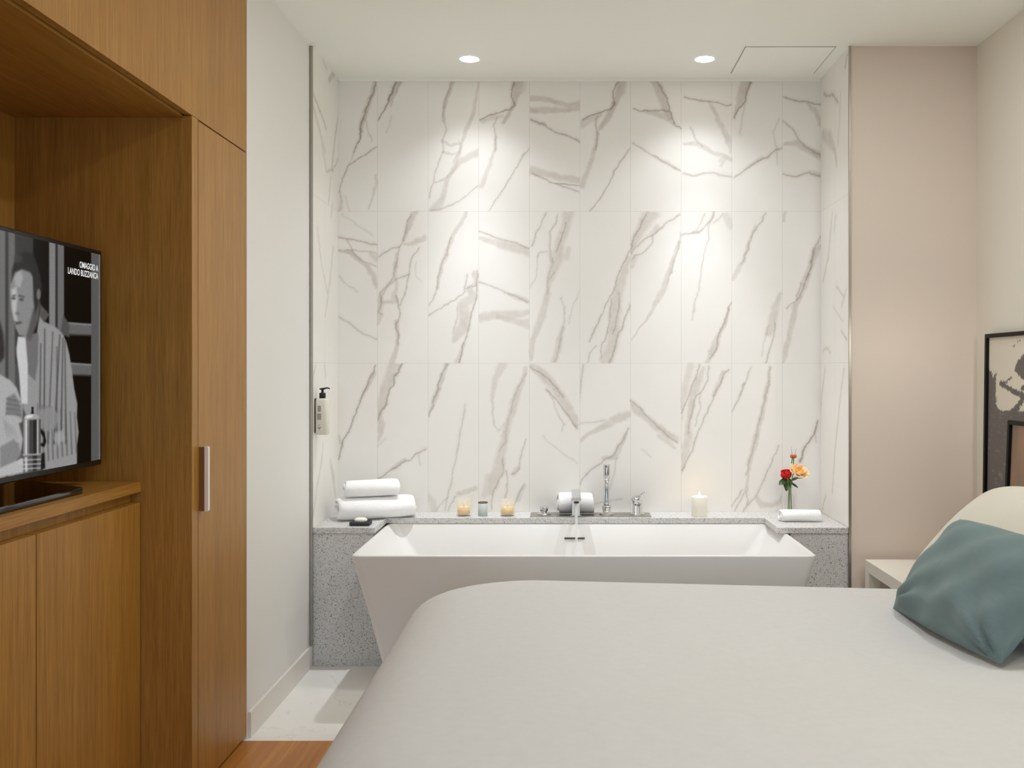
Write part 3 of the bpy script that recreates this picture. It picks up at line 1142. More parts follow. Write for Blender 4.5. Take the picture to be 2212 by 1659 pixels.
t = thing('low_cupboard', 'low oak cupboard with flush doors under the television', 'cupboard', (-1.4, 1.6, 0))
build('carcass', MB().box(-1.60, -1.262, .452, 2.7765, .06, .898), M['wood'], t)
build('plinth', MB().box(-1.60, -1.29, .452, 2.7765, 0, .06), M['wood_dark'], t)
ys = [2.7745, 2.2295, 1.681, 1.131, .5815]
for k in range(4):
    build('door', MB().box(-1.261, -1.232, ys[k + 1] + .0022, ys[k] - .0022, .02, .869), M['wood'], t, bevel=.0012)
tag(build('countertop', MB().box(-1.60, -1.232, .452, 2.7770, .8985, .9285), M['wood_flat'], bevel=.0012),
    'thick oak countertop of the niche with the television standing on it', 'countertop')

# ------------------------------------------------------------------ television
TVX = -1.32
t = thing('television', 'black flat television showing a black and white film', 'television', (-1.42, 2.195, .9285))
build('bezel', MB().box(-1.365, TVX - .002, 1.662, 2.727, .9830, 1.5885), M['black'], t, bevel=.003)
build('rear_housing', MB().box(-1.41, -1.364, 1.80, 2.59, 1.02, 1.45), M['black'], t, bevel=.015)
build('stand_neck', MB().box(-1.402, -1.37, 2.08, 2.31, .944, 1.10), M['black'], t, bevel=.004)
mb = MB().prism([(-1.268, 1.875), (-1.262, 1.89), (-1.262, 2.50), (-1.268, 2.516), (-1.50, 2.68), (-1.515, 2.66), (-1.515, 1.73), (-1.50, 1.71)], .929, .944)
build('stand_base', mb, M['gloss_black'], t, bevel=.003)

# the film frame on the screen, drawn on the screen's own plane
D0, D1, Z0, Z1 = 1.674, 2.7145, .9985, 1.5765
us = np.linspace(D0, D1, 440)
vs = np.linspace(Z0, Z1, 300)
U, V = np.meshgrid(us, vs)
SX = 1225.0 + F_PX * TVX / U           # measuring-sheet columns of this plane
SY = 800.0 + (1.25 - V) * F_PX / U
img = np.full(U.shape, 0.30)


def poly(pts, val, soft=1.5, a=1.0):
    P = np.array(pts, float)
    x, y = SX, SY
    inside = np.zeros(x.shape, bool)
    dist = np.full(x.shape, 1e9)
    n = len(P)
    for i in range(n):
        x0, y0 = P[i]
        x1, y1 = P[(i + 1) % n]
        c = ((y0 > y) != (y1 > y)) & (x < (x1 - x0) * (y - y0) / (y1 - y0 + 1e-9) + x0)
        inside ^= c
        dx, dy = x1 - x0, y1 - y0
        tt = np.clip(((x - x0) * dx + (y - y0) * dy) / (dx * dx + dy * dy + 1e-9), 0, 1)
        dist = np.minimum(dist, np.hypot(x - x0 - tt * dx, y - y0 - tt * dy))
    s = np.where(inside, dist, -dist)
    m = np.clip(s / (2 * soft) + .5, 0, 1) * a
    img[:] = img * (1 - m) + val * m


def A(pts):
    return [(x / 4.608, 460 + y / 4.608) for x, y in pts]


def B(pts):
    return [(x / 4.148, 780 + y / 4.148) for x, y in pts]


def blob(cx, cy, rx, ry, val, soft=2.0, a=1.0, n=20):
    poly([(cx + rx * math.cos(2 * PI * i / n), cy + ry * math.sin(2 * PI * i / n)) for i in range(n)], val, soft, a)


g = lambda v: (v / 255.0)
poly(A([(-3000, -2000), (55, -2000), (55, 4000), (-3000, 4000)]), g(112), 2)
poly(A([(55, -200), (85, -200), (85, 3000), (55, 3000)]), g(62), 2)
poly(A([(85, -200), (150, -200), (150, 3000), (85, 3000)]), g(108), 2)
poly(A([(150, 0), (330, 0), (330, 1500), (150, 1500)]), g(62), 2)
poly(A([(330, 0), (490, 0), (490, 1500), (330, 1500)]), g(18), 2)
poly(A([(490, 0), (552, 0), (552, 1400), (490, 1400)]), g(132), 1)
poly(A([(552, 0), (575, 0), (575, 1400), (552, 1400)]), g(52), 1)
poly(A([(575, 0), (638, 0), (638, 1500), (575, 1500)]), g(112), 1)
poly(A([(638, 0), (908, 0), (908, 3000), (638, 3000)]), g(12), 1)
poly(A([(908, 0), (1010, 0), (1010, 3000), (908, 3000)]), g(92), 1)
poly(A([(985, 0), (1010, 0), (1010, 3000), (985, 3000)]), g(120), 1)
for y in (1085, 1485):
    poly(A([(640, y), (910, y + 20), (910, y + 130), (640, y + 120)]), g(104), 1)
    poly(A([(640, y), (910, y + 20), (910, y + 35), (640, y + 15)]), g(140), 1)
    poly(A([(640, y + 118), (910, y + 128), (910, y + 142), (640, y + 134)]), g(60), 1)
# man in the striped robe
poly(A([(630, 1010), (690, 1110), (690, 1240), (600, 1200)]), g(84), 2)
robe = [(395, 1010), (430, 1075), (500, 1110), (560, 1140), (620, 1200), (660, 1280), (690, 1400), (715, 1560), (740, 1750), (770, 1900)]
poly(A(robe) + B([(690, 500), (705, 640), (690, 760), (690, 930), (380, 980), (300, 700), (210, 420), (200, 200)]) + A([(160, 1350), (180, 1240), (260, 1220), (370, 1200)]), g(152), 1.5)
for k, (x0, x1, vv) in enumerate(((440, 430, 92), (520, 470, 108), (590, 530, 86), (620, 600, 98), (640, 650, 104), (400, 385, 96), (560, 560, 112))):
    poly(A([(x0, 1150 + 30 * k), (x0 + 12, 1150 + 30 * k), (x1 + 16, 2300), (x1 - 2, 2300)]), g(vv - 18), 1.4, .85)
for k in range(9):
    x = 330 + 42 * k
    poly(B([(x, 380 + 10 * k), (x + 9, 380 + 10 * k), (x + 28, 920 - 12 * k), (x + 12, 920 - 12 * k)]), g(82), 1.2, .6)
poly(B([(330, 440), (470, 410), (540, 500), (500, 600), (400, 640), (370, 560)]), g(146), 3, .8)
poly(B([(490, 640), (560, 620), (580, 700), (520, 760), (480, 700)]), g(178), 3, .7)
poly(A([(255, 1250), (385, 1180), (375, 1500), (350, 1670), (280, 1600)]), g(112), 2)
poly(A([(180, 1230), (252, 1245), (275, 1500), (275, 1900), (210, 1900), (190, 1600), (165, 1400)]), g(206), 1.5)
poly(A([(400, 905), (492, 1010), (440, 1095), (393, 1030)]), g(86), 1.5)
poly(A([(395, 1030), (440, 1095), (400, 1250), (370, 1180)]), g(150), 1.5)
poly(A([(110, 640), (150, 560), (240, 530), (325, 600), (335, 740), (392, 860), (382, 960), (345, 1010), (335, 1150), (255, 1225), (190, 1215), (155, 1140), (135, 1050), (115, 950), (100, 800)]), g(138), 1.5)
poly(A([(330, 960), (400, 880), (390, 1060), (300, 1280), (260, 1240)]), g(88), 3)
poly(A([(112, 760), (165, 740), (172, 860), (160, 1000), (175, 1080), (140, 1060), (118, 950)]), g(188), 3)
poly(A([(140, 640), (200, 560), (230, 640), (200, 740), (150, 720)]), g(168), 3)
poly(A([(150, 470), (200, 400), (260, 380), (330, 410), (380, 540), (415, 700), (412, 800), (385, 900), (350, 1000), (332, 850), (330, 640), (300, 590), (220, 560), (150, 590), (110, 690), (120, 560)]), g(48), 2.5)
blob(*A([(180, 460)])[0], 9, 9, g(72), 4, .7)
blob(*A([(385, 810)])[0], 4.5, 12, g(112), 1.5)
for c in ((135, 850), (215, 862)):
    blob(*A([c])[0], 5, 3, g(70), 1.5, .85)
poly(A([(120, 820), (160, 812), (160, 826), (120, 834)]), g(62), 1.2, .8)
poly(A([(185, 815), (245, 830), (245, 842), (185, 830)]), g(62), 1.2, .8)
poly(A([(150, 1085), (215, 1080), (215, 1100), (160, 1112)]), g(62), 1.5, .8)
poly(A([(150, 990), (195, 990), (190, 1015), (155, 1010)]), g(96), 2, .7)
# second man, mostly beyond the left of the view
poly(A([(-420, 1330), (-330, 1300), (-60, 1380), (-40, 1560), (-150, 1700), (-330, 1720), (-400, 1560)]), g(134), 3)
poly(A([(-400, 1180), (-260, 1060), (-120, 1020), (0, 1080), (32, 1200), (45, 1350), (40, 1440), (0, 1490), (-60, 1500), (-110, 1400), (-330, 1330), (-410, 1300)]), g(42), 3)
poly(B([(-1500, 1100), (-1150, 420), (-800, 160), (-330, 60), (0, 120), (90, 170), (150, 240), (205, 400), (200, 540), (170, 560), (205, 700), (190, 800), (100, 960), (-400, 1040)]), g(176), 2)
poly(B([(60, 330), (130, 290), (190, 400), (200, 520), (130, 480), (50, 480)]), g(124), 3)
poly(B([(0, 770), (120, 700), (170, 740), (190, 840), (110, 930), (0, 960)]), g(134), 3)
for k in range(4):
    poly(B([(55, 330 + 45 * k), (190, 360 + 40 * k), (190, 368 + 40 * k), (55, 342 + 45 * k)]), g(92), 1.5, .7)
poly(B([(-4000, 1000), (0, 960), (130, 900), (210, 870), (210, 1000), (0, 1040), (-4000, 1500)]), g(186), 2)
# coffee pot on the table
poly(B([(362, 600), (400, 640), (414, 720), (398, 770), (362, 760), (362, 735), (388, 735), (392, 690), (362, 640)]), g(14), 1)
poly(B([(365, 830), (400, 820), (405, 960), (365, 980)]), g(24), 1.5)
poly(B([(210, 520), (222, 488), (250, 470), (320, 466), (350, 480), (364, 510), (366, 850), (208, 850)]), g(118), 1)
for x0, x1, v_ in ((212, 226, 150), (226, 244, 222), (244, 262, 120), (262, 296, 60), (296, 330, 26), (330, 344, 190), (344, 352, 120), (352, 364, 70)):
    poly(B([(x0, 525), (x1, 522), (x1, 840), (x0, 842)]), g(v_), 1.0, .9)
poly(B([(216, 515), (226, 490), (252, 474), (318, 470), (346, 484), (358, 510), (330, 522), (250, 526)]), g(168), 1.5)
poly(B([(222, 506), (250, 484), (300, 482), (290, 500), (240, 514)]), g(232), 2)
poly(B([(280, 412), (302, 410), (298, 440), (304, 472), (278, 472), (284, 440)]), g(10), 1)
poly(B([(200, 838), (374, 830), (372, 868), (360, 880), (366, 985), (214, 1000), (212, 884), (202, 872)]), g(92), 1)
poly(B([(292, 850), (330, 848), (328, 984), (296, 988)]), g(34), 2)
poly(B([(222, 860), (244, 858), (246, 990), (226, 992)]), g(206), 2)
for y in (836, 882, 922, 960):
    poly(B([(206, y), (366, y - 8), (366, y + 3), (206, y + 11)]), g(214), 1.0, .8)
# hand resting on the table and folds of the white sleeve
poly(B([(150, 900), (185, 868), (205, 880), (200, 930), (165, 925)]), g(196), 1.5, .8)
for k in range(5):
    poly(B([(20 + 26 * k, 500 + 22 * k), (60 + 22 * k, 560 + 26 * k), (66 + 22 * k, 700), (48 + 20 * k, 640)]), g(138), 2, .45)
for _ in range(1):
    img[1:-1, 1:-1] = (img[1:-1, 1:-1] * 2 + img[:-2, 1:-1] + img[2:, 1:-1] + img[1:-1, :-2] + img[1:-1, 2:]) / 6
img *= 0.95 + 0.07 * vnoise(U, V, 420, 21)
lum = np.clip(img, 0, 1) ** 2.2
scr = grid_mesh('screen', us, vs, lambda u, v: np.stack([np.full_like(u, TVX), u, v], -1), M['screen'], np.repeat(lum[..., None], 3, 2) * .80, t,
                extra=MB().box(TVX - .004, TVX - .0005, D0, D1, Z0, Z1))
scr['label'] = 'lit screen with a black and white film scene'
scr.data.polygons.foreach_set('use_smooth', [False] * len(scr.data.polygons))


def caption(text, y_right, z, size, parent):
    cu = bpy.data.curves.new('caption', 'FONT')
    cu.body = text
    cu.align_x = 'RIGHT'
    cu.size = size
    cu.offset = size * 0.018
    tmp = bpy.data.objects.new('caption', cu)
    COL.objects.link(tmp)
    dg = bpy.context.evaluated_depsgraph_get()
    me = bpy.data.meshes.new_from_object(tmp.evaluated_get(dg))
    bpy.data.objects.remove(tmp)
    off = root_loc(parent)
    for v in me.vertices:
        x, y, _ = v.co
        v.co = Vector((TVX + .0012, y_right + x * .76, z + y)) - off
    me.materials.clear()
    me.materials.append(M['screen_text'])
    o = bpy.data.objects.new('caption', me)
    COL.objects.link(o)
    o.parent = scr
    return o


caption('OMAGGIO A', 2.700, 1.5285, .0235, t)
caption('LANDO BUZZANCA', 2.700, 1.5065, .0235, t)

# ------------------------------------------------------------------ bath and its stone surround
t = thing('bath_surround', 'speckled grey stone ledge and side panels around the white bathtub', 'bath ledge', (0.05, 4.3, 0))
NL, NR, NB = -.812, .888, 4.318
ledge = [(AL + .001, DF), (NL, DF), (NL, NB), (NR, NB), (NR, DF), (AR - .002, DF), (AR - .002, DB - .001), (AL + .001, DB - .001)]
build('ledge_slab', MB().prism(ledge, .5615, .5863), M['terrazzo'], t, bevel=.0012)
build('side_panel', MB().prism([(AL + .001, 0), (-.715, 0), (-.822, .5605), (AL + .001, .5605)], DF + .006, DB - .001, 'y'), M['terrazzo'], t)
build('side_panel', MB().prism([(.835, 0), (AR - .002, 0), (AR - .002, .5605), (.945, .5605)], DF + .006, DB - .001, 'y'), M['terrazzo'], t)

t = thing('bathtub', 'white freestanding bathtub with sloping sides in front of the marble wall', 'bathtub', (.06, 3.95, 0))
BX0, BX1, BY0, BY1, BZ = -.806, .932, 3.572, 4.331, .5600
prof_out = [(.110, .152, 0.0, .05), (.108, .150, .012, .05), (.055, .078, .28, .045), (.0, .0, BZ - .010, .034), (.0, .0, BZ - .003, .034), (.0025, .0025, BZ, .033)]
prof_in = [(.0135, .0135, BZ, .028), (.017, .017, BZ - .004, .027), (.075, .060, .46, .05), (.20, .105, .26, .08), (.29, .14, .155, .10), (.36, .20, .138, .10)]
rg = []
for dx, dy, z, r in prof_out + prof_in:
    yb = dy * .75
    rg.append(rrect(BX0 + dx, BX1 - dx, BY0 + dy, BY1 - yb, r, z, 8))
body = build('shell', MB().rings(rg), M['tub'], t)
b = body.modifiers.new('bevel', 'BEVEL')
b.width = .0015
b.segments = 2
b.limit_method = 'ANGLE'
b.angle_limit = math.radians(50)
body.data.set_sharp_from_angle(angle=math.radians(38))
# overflow slot in the inner back wall, waste in the bottom
zs = .4985
yw = BY1 - .75 * (.017 + (.060 - .017) * (BZ - .004 - zs) / (BZ - .004 - .46)) - .002
build('overflow_slot', MB().box(-.012, .079, yw - .004, yw + .004, zs - .0035, zs + .0035), M['slot'], t, bevel=.0012)
build('waste_cover', MB().lathe([(0, .139), (.032, .139), (.034, .143), (.03, .147), (0, .147)], (.06, 3.95, 0), 28), M['chrome'], t)

# ------------------------------------------------------------------ taps on the ledge
LZ = .5863
t = thing('bath_mixer', 'chrome bath mixer with spout, knob and lever on a steel deck plate', 'bath tap', (.1, 4.40, LZ))
build('deck_plate', MB().box(-.168, .382, 4.335, 4.465, LZ, LZ + .004), M['steel'], t, bevel=.001)
kx = -.106
build('diverter_knob', MB().lathe([(.0, .004), (.030, .004), (.030, .008), (.015, .009), (.014, .018), (.019, .020), (.019, .036), (.017, .039), (0, .039)], (kx, 4.40, LZ), 28), M['chrome'], t)
mb = MB()
mb.box(.022, .058, 4.343, 4.378, LZ + .004, LZ + .095)
mb.lathe([(0, .004), (.028, .004), (.028, .008), (.022, .0085), (0, .0085)], (.040, 4.36, LZ), 28)
mb.prism([(4.378, .690), (4.378, .708), (4.13, .700), (4.13, .686), (4.30, .676), (4.343, .66), (4.378, .66)], .0195, .0605, 'x')
spout = build('spout', mb, M['chrome'], t, bevel=.002)
build('aerator', MB().lathe([(0, 0), (.011, 0), (.011, .012), (0, .012)], (.040, 4.148, .676), 20), M['black'], spout)
mx_ = .322
mb = MB()
mb.lathe([(0, .004), (.034, .004), (.034, .008), (.022, .009), (.0215, .060), (0, .060)], (mx_, 4.40, LZ), 32)
mb.lathe([(0, .0), (.0225, .0), (.0225, .030), (.020, .034), (0, .034)], (mx_ + .002, 4.40, LZ + .052), 32, axis=(-.35, -.15, 1))
valve = build('mixer_valve', mb, M['chrome'], t)
build('lever', MB().tube([(mx_ + .002, 4.39, LZ + .082), (mx_ + .020, 4.385, LZ + .098), (mx_ + .040, 4.38, LZ + .116)], [.007, .005, .0035], 10), M['chrome'], valve)
t2 = thing('hand_shower', 'upright chrome stick hand shower in its holder between spout and lever', 'hand shower', (.181, 4.40, LZ))
build('holder', MB().lathe([(0, .0046), (.033, .0046), (.033, .008), (.016, .010), (.0215, .040), (.019, .044), (0, .044)], (.181, 4.40, LZ), 32), M['chrome'], t2)
build('handle', MB().lathe([(.0, .040), (.012, .040), (.012, .062), (.0105, .066), (.0105, .145), (.0125, .16)], (.181, 4.40, LZ), 28), M['chrome'], t2)
build('spray_head', MB().lathe([(.0125, .158), (.0155, .172), (.0155, .228), (.0135, .233), (0, .233)], (.181, 4.40, LZ), 28), M['chrome'], t2)

pts = [(.040, 4.148, .676), (.0395, 4.144, .62), (.0405, 4.141, .55), (.040, 4.138, .46), (.0395, 4.136, .36), (.040, 4.134, .26), (.040, 4.133, .148)]
tag(build('water_stream', MB().tube(pts, [.0065, .006, .0055, .0055, .0055, .006, .010], 14), M['water'], subsurf=1),
    'thin stream of water falling from the chrome spout into the bath', 'water')

# ------------------------------------------------------------------ towels


def towel_roll(name, label, c, ang, L, rx, rz, turns=3.0, seed=0, start=-1.75, mat='towel', hole=.16):
    """A spiral roll: c centre of the axis, ang its plan direction."""
    rnd = random.Random(seed)
    N = int(30 * turns)
    pitch = (1 - hole) / turns
    th1 = start
    ax = Vector((math.cos(ang), math.sin(ang), 0))
    pr = Vector((-math.sin(ang), math.cos(ang), 0))
    jit = [rnd.uniform(-.05, .05) for _ in range(N + 1)]
    lay = [-.5, -.492, -.475, -.44, -.3, -.15, 0, .15, .3, .44, .475, .492, .5]
    rings = []
    for k, s in enumerate(lay):
        e = max(0.0, (abs(s) - .44) / .06)
        ring_o, ring_i = [], []
        for i in range(N + 1):
            q = i / N
            th = th1 - (1 - q) * 2 * PI * turns
            r = hole + (1 - hole) * q
            wob = 1 + .035 * math.sin(3 * th + 5 * s + seed) * q + .012 * math.sin(11 * s + th * 2 + seed)
            out = r * wob * (1 - .10 * e * e)
            half = pitch * .40 * (1 - .55 * e * e)
            axial = s * L * (1 + .02 * math.sin(i * .4 + seed)) + (.006 * math.sin(q * 9 + seed) if abs(s) > .4 else 0)
            for lst, rr in ((ring_o, out + half), (ring_i, out - half)):
                a, b = rr * math.cos(th) * rx, rr * math.sin(th) * rz
                b = max(b, -rz * .97)
                lst.append(Vector(c) + ax * axial + pr * a + Vector((0, 0, b)))
        rings.append(ring_o + ring_i[::-1])
    mb = MB()
    n = len(rings[0])
    v = [p for r in rings for p in r]
    f = []
    for k in range(len(rings) - 1):
        for i in range(n):
            j = (i + 1) % n
            f.append((k * n + i, k * n + j, (k + 1) * n + j, (k + 1) * n + i))
    for base, flip in ((0, True), ((len(rings) - 1) * n, False)):
        for i in range(N):
            q = (base + i, base + i + 1, base + n - 2 - i, base + n - 1 - i)
            f.append(q[::-1] if flip else q)
    mb.add(v, f, True)
    return tag(build(name, mb, M[mat], loc=(c[0], c[1], c[2] - rz), subsurf=1), label, 'towel')


towel_roll('rolled_towel', 'large rolled white bath towel lying on the left end of the stone ledge', (-.862, 4.330, LZ + .0505), .40, .345, .086, .049, 2.0, 3)
towel_roll('rolled_towel', 'smaller rolled white towel lying on top of the large towel roll', (-.880, 4.318, LZ + .0985 + .0385), .38, .240, .058, .037, 2.3, 8)
towel_roll('rolled_towel', 'rolled white towel standing behind the chrome spout', (.038, 4.435, LZ + .0045 + .049), .02, .160, .046, .048, 2.5, 5)
towel_roll('rolled_towel', 'small rolled white face towel in front of the flower vase', (1.022, 4.225, LZ + .0265), -.03, .172, .034, .026, 2.2, 12)

# ------------------------------------------------------------------ things on the ledge
mb = MB()
dx, dy = X(780, 4.13), 4.125
rg = [rrect(dx - .040, dx + .040, dy - .034, dy + .034, .008, LZ + .0002), rrect(dx - .043, dx + .043, dy - .037, dy + .037, .009, LZ + .004),
      rrect(dx - .043, dx + .043, dy - .037, dy + .037, .009, LZ + .016), rrect(dx - .039, dx + .039, dy - .033, dy + .033, .007, LZ + .016),
      rrect(dx - .037, dx + .037, dy - .031, dy + .031, .006, LZ + .009)]
tag(build('soap_dish', MB().rings(rg), M['slate'], loc=(dx, dy, LZ)), 'small square black soap dish on the front left corner of the ledge', 'soap dish')
rg = []
for k in range(9):
    a = -PI / 2 + PI * k / 8
    s = max(.05, math.cos(a)) ** .6
    rg.append(rrect(dx - .028 * s, dx + .028 * s, dy - .020 * s, dy + .020 * s, .019 * s, LZ + .0095 + .011 + .011 * math.sin(a), 6))
tag(build('soap_bar', MB().rings(rg), M['soap'], loc=(dx, dy, LZ + .009)), 'oval white soap bar lying in the black soap dish', 'soap')


def jar_candle(label, px, h, r, wax_h):
    x, y = X(px, 4.385), 4.385
    t = thing('jar_candle', label, 'candle', (x, y, LZ), 'speckled jar candles on the ledge')
    build('jar', MB().lathe([(0, .0), (r * .96, .0), (r, .004), (r, h), (r - .003, h + .001), (r - .0045, h - .001), (r - .0045, .008), (0, .007)], (x, y, LZ), 36), M['jar'], t)
    build('wax', MB().lathe([(0, .0085), (r - .005, .0085), (r - .005, wax_h), (r * .6, wax_h - .001), (0, wax_h - .001)], (x, y, LZ), 36), M['wax_amber'], t)
    build('wick', MB().tube([(x, y, LZ + wax_h - .002), (x + .001, y, LZ + wax_h + .009)], .0011, 6), M['wick'], t)


jar_candle('speckled glass jar candle with amber wax, the one nearer the big towel roll', 1002, .078, .033, .042)
jar_candle('speckled glass jar candle with pale amber wax, between blue-grey cup and tap plate', 1096, .074, .033, .040)
x, y = X(1043, 4.385), 4.385
t = thing('tealight_cup', 'small blue-grey cup with a dark rim between the two jar candles', 'cup', (x, y, LZ))
build('body', MB().lathe([(0, 0), (.0205, 0), (.022, .003), (.0225, .058), (.0195, .058), (.019, .030), (0, .029)], (x, y, LZ), 32), M['cup_blue'], t)
build('rim', MB().lathe([(.0193, .058), (.0227, .058), (.0227, .0625), (.0193, .0625)], (x, y, LZ), 32, closed=True), M['gold'], t)

x, y = X(1511, 4.375), 4.375
t = thing('pillar_candle', 'lit white pillar candle standing alone on the ledge right of the taps', 'candle', (x, y, LZ))
build('wax', MB().lathe([(0, 0), (.0345, 0), (.036, .002), (.036, .086), (.0345, .0895), (.031, .089), (.024, .083), (0, .081)], (x, y, LZ), 40), M['wax'], t)
build('wick', MB().tube([(x, y, LZ + .080), (x + .001, y, LZ + .091)], .0012, 6), M['wick'], t)
fl = [(0, .086), (.004, .088), (.0062, .093), (.0052, .099), (.0025, .107), (0, .114)]
build('flame', MB().lathe(fl, (x, y, LZ), 16), M['flame'], t)
light('candle_light', 'POINT', (0, 0, .100), 0.45, (1, .62, .30), parent=t, shadow_soft_size=.006)

# soap dispenser on the left alcove wall
cx, cy = -1.0445, 4.10
t = thing('soap_dispenser', 'cream pump bottle with black pump fixed to the left alcove wall', 'dispenser', (cx, cy, .975))
rg = [rrect(cx - .023, cx + .023, cy - .023, cy + .023, .010, .976), rrect(cx - .026, cx + .026, cy - .026, cy + .026, .012, .980),
      rrect(cx - .026, cx + .026, cy - .026, cy + .026, .012, 1.122), rrect(cx - .022, cx + .022, cy - .022, cy + .022, .012, 1.129),
      rrect(cx - .012, cx + .012, cy - .012, cy + .012, .0115, 1.131)]
bt = build('bottle', MB().rings(rg), M['bottle'], t)
for z0, z1, x0, x1 in ((1.074, 1.100, -.014, .000), (1.040, 1.0665, -.016, .001), (1.016, 1.019, -.011, -.005), (1.006, 1.009, -.015, .001), (1.001, 1.0055, -.011, -.003), (.997, .9995, -.009, -.005)):
    build('label_print', MB().box(cx + x0, cx + x1, cy - .0268, cy - .0261, z0, z1), M['print_grey'], bt)
mb = MB()
mb.lathe([(0, 1.130), (.0135, 1.130), (.0135, 1.152), (.012, 1.154), (.0055, 1.155), (.0055, 1.167), (.0105, 1.168), (.010, 1.173), (0, 1.174)], (cx, cy, 0), 24)
mb.tube([(cx - .012, cy, 1.170), (cx + .005, cy, 1.1725), (cx + .022, cy, 1.175), (cx + .031, cy, 1.172)], [.0035, .0035, .003, .0028], 8)
build('pump', mb, M['black'], t)
build('wall_bracket', MB().box(AL + .0005, AL + .0035, cy - .020, cy + .020, .985, 1.13), M['black'], t)

# ------------------------------------------------------------------ flowers in a bud vase
vx, vy = X(1706, 4.37), 4.37
tag(build('bud_vase', MB().lathe([(0, 0), (.017, 0), (.020, .004), (.021, .05), (.018, .085), (.011, .105), (.0095, .125), (.0125, .135), (.0112, .135), (.008, .125),
                                  (.0095, .105), (.0165, .085), (.0195, .05), (.018, .008), (0, .007)], (vx, vy, LZ), 32), M['pane'], loc=(vx, vy, LZ)),
    'slim clear glass bud vase behind the small face towel', 'vase')


def petal(mb, c, out, up, w_, l_, curl, cup=.35, n=5):
    """one curved petal leaving c along «out», tip bending by curl"""
    out, up = Vector(out).normalized(), Vector(up).normalized()
    sd = out.cross(up).normalized()
    v, f = [], []
    for i in range(n):
        s = i / (n - 1)
        for j in range(n):
            q = -1 + 2 * j / (n - 1)
            wid = w_ * math.sin(PI * (.18 + .62 * s)) ** .8 * (1 - .12 * max(0, s - .75) / .25)
            p = Vector(c) + out * (l_ * s) + up * (curl * l_ * s * s + cup * w_ * q * q * (.3 + s)) + sd * (wid * q)
            p -= out * (.18 * l_ * q * q * s)
            v.append(p)
    for i in range(n - 1):
        for j in range(n - 1):
            f.append((i * n + j, i * n + j + 1, (i + 1) * n + j + 1, (i + 1) * n + j))
    mb.add(v, f, True)


def leaf(mb, c, d, l_, w_):
    d = Vector(d).normalized()
    up = Vector((0, -.6, .8))
    petal(mb, c, d, up, w_, l_, -.15, .25, 6)


def bloom(name, c, tilt, R, mat, parent, layers, seed):
    rnd = random.Random(seed)
    q = Vector((0, 0, 1)).rotation_difference(Vector(tilt).normalized())
    mb = MB()
    for li, (n, rad, ln, el, wd) in enumerate(layers):
        mb.slot = 1 if li < 2 else 0
        for i in range(n):
            a = 2 * PI * (i + rnd.random() * .35) / n + rad * 40
            hd = Vector((math.cos(a), math.sin(a), 0))
            e = el + rnd.uniform(-.12, .12)
            out = hd * math.cos(e) + Vector((0, 0, math.sin(e)))
            upv = -hd * math.sin(e) + Vector((0, 0, math.cos(e)))
            petal(mb, Vector(c) + q @ (hd * rad * R), q @ out, q @ upv, wd * R, ln * R, .28 if e < .9 else .1)
    o = build(name, mb, [M[mat], M['rose_cream'] if mat == 'rose_peach' else M[mat]], parent)
    s = o.modifiers.new('solid', 'SOLIDIFY')
    s.thickness = .0008
    s = o.modifiers.new('subsurf', 'SUBSURF')
    s.levels = s.render_levels = 1
    return o


zt = LZ + .020
OPEN = [(7, .15, 1.0, .18, .46), (6, .12, .86, .45, .42), (6, .09, .66, .75, .34), (5, .05, .50, 1.05, .26), (4, .02, .40, 1.3, .18)]
TIGHT = [(5, .16, .85, .80, .55), (5, .13, .85, 1.0, .50), (5, .09, .80, 1.15, .42), (4, .05, .75, 1.3, .30), (3, .02, .70, 1.42, .2)]

c = Vector((X(1724, 4.345), 4.345, Z(1018, 4.345)))
t = thing('peach_rose', 'open peach-yellow rose in the bud vase', 'flower', (vx + .003, vy, zt))
build('stem', MB().tube([(vx + .008, vy - .004, zt), (vx + .0035, vy - .003, LZ + .12), (vx + .010, vy - .01, LZ + .19), c - Vector((.002, 0, .006))], [.0022, .002, .002, .0024], 8), M['stem'], t)
bloom('bloom', c - Vector((0, 0, .012)), (.25, -.62, 1), .047, 'rose_peach', t, OPEN, 4)
mb = MB()
leaf(mb, (vx + .008, vy - .008, LZ + .165), (.9, -.2, .5), .032, .009)
leaf(mb, (vx + .006, vy - .006, LZ + .150), (1, -.3, -.55), .034, .008)
leaf(mb, (vx + .012, vy - .008, LZ + .172), (1, -.1, .15), .045, .003)
build('leaves', mb, M['leaf'], t)

c = Vector((X(1699, 4.425), 4.425, Z(1031, 4.425)))
t = thing('red_rose', 'half-open deep red rose in the bud vase', 'flower', (vx - .003, vy, zt))
build('stem', MB().tube([(vx - .008, vy - .002, zt), (vx - .0042, vy - .001, LZ + .12), (vx - .008, vy + .004, LZ + .17), c], [.0022, .002, .002, .0026], 8), M['stem'], t)
bloom('bloom', c - Vector((0, 0, .006)), (-.1, -.25, 1), .047, 'rose_red', t, TIGHT, 9)
mb = MB()
leaf(mb, (c.x - .004, c.y, c.z - .012), (-.8, -.35, -.45), .040, .015)
leaf(mb, (c.x + .004, c.y - .006, c.z - .016), (-.25, -.5, -.95), .046, .017)
leaf(mb, (c.x - .004, c.y - .003, c.z - .004), (-.5, -.6, -.9), .034, .016)
leaf(mb, (c.x + .006, c.y - .003, c.z - .008), (.5, -.4, -.6), .030, .012)
build('leaves', mb, M['leaf'], t)

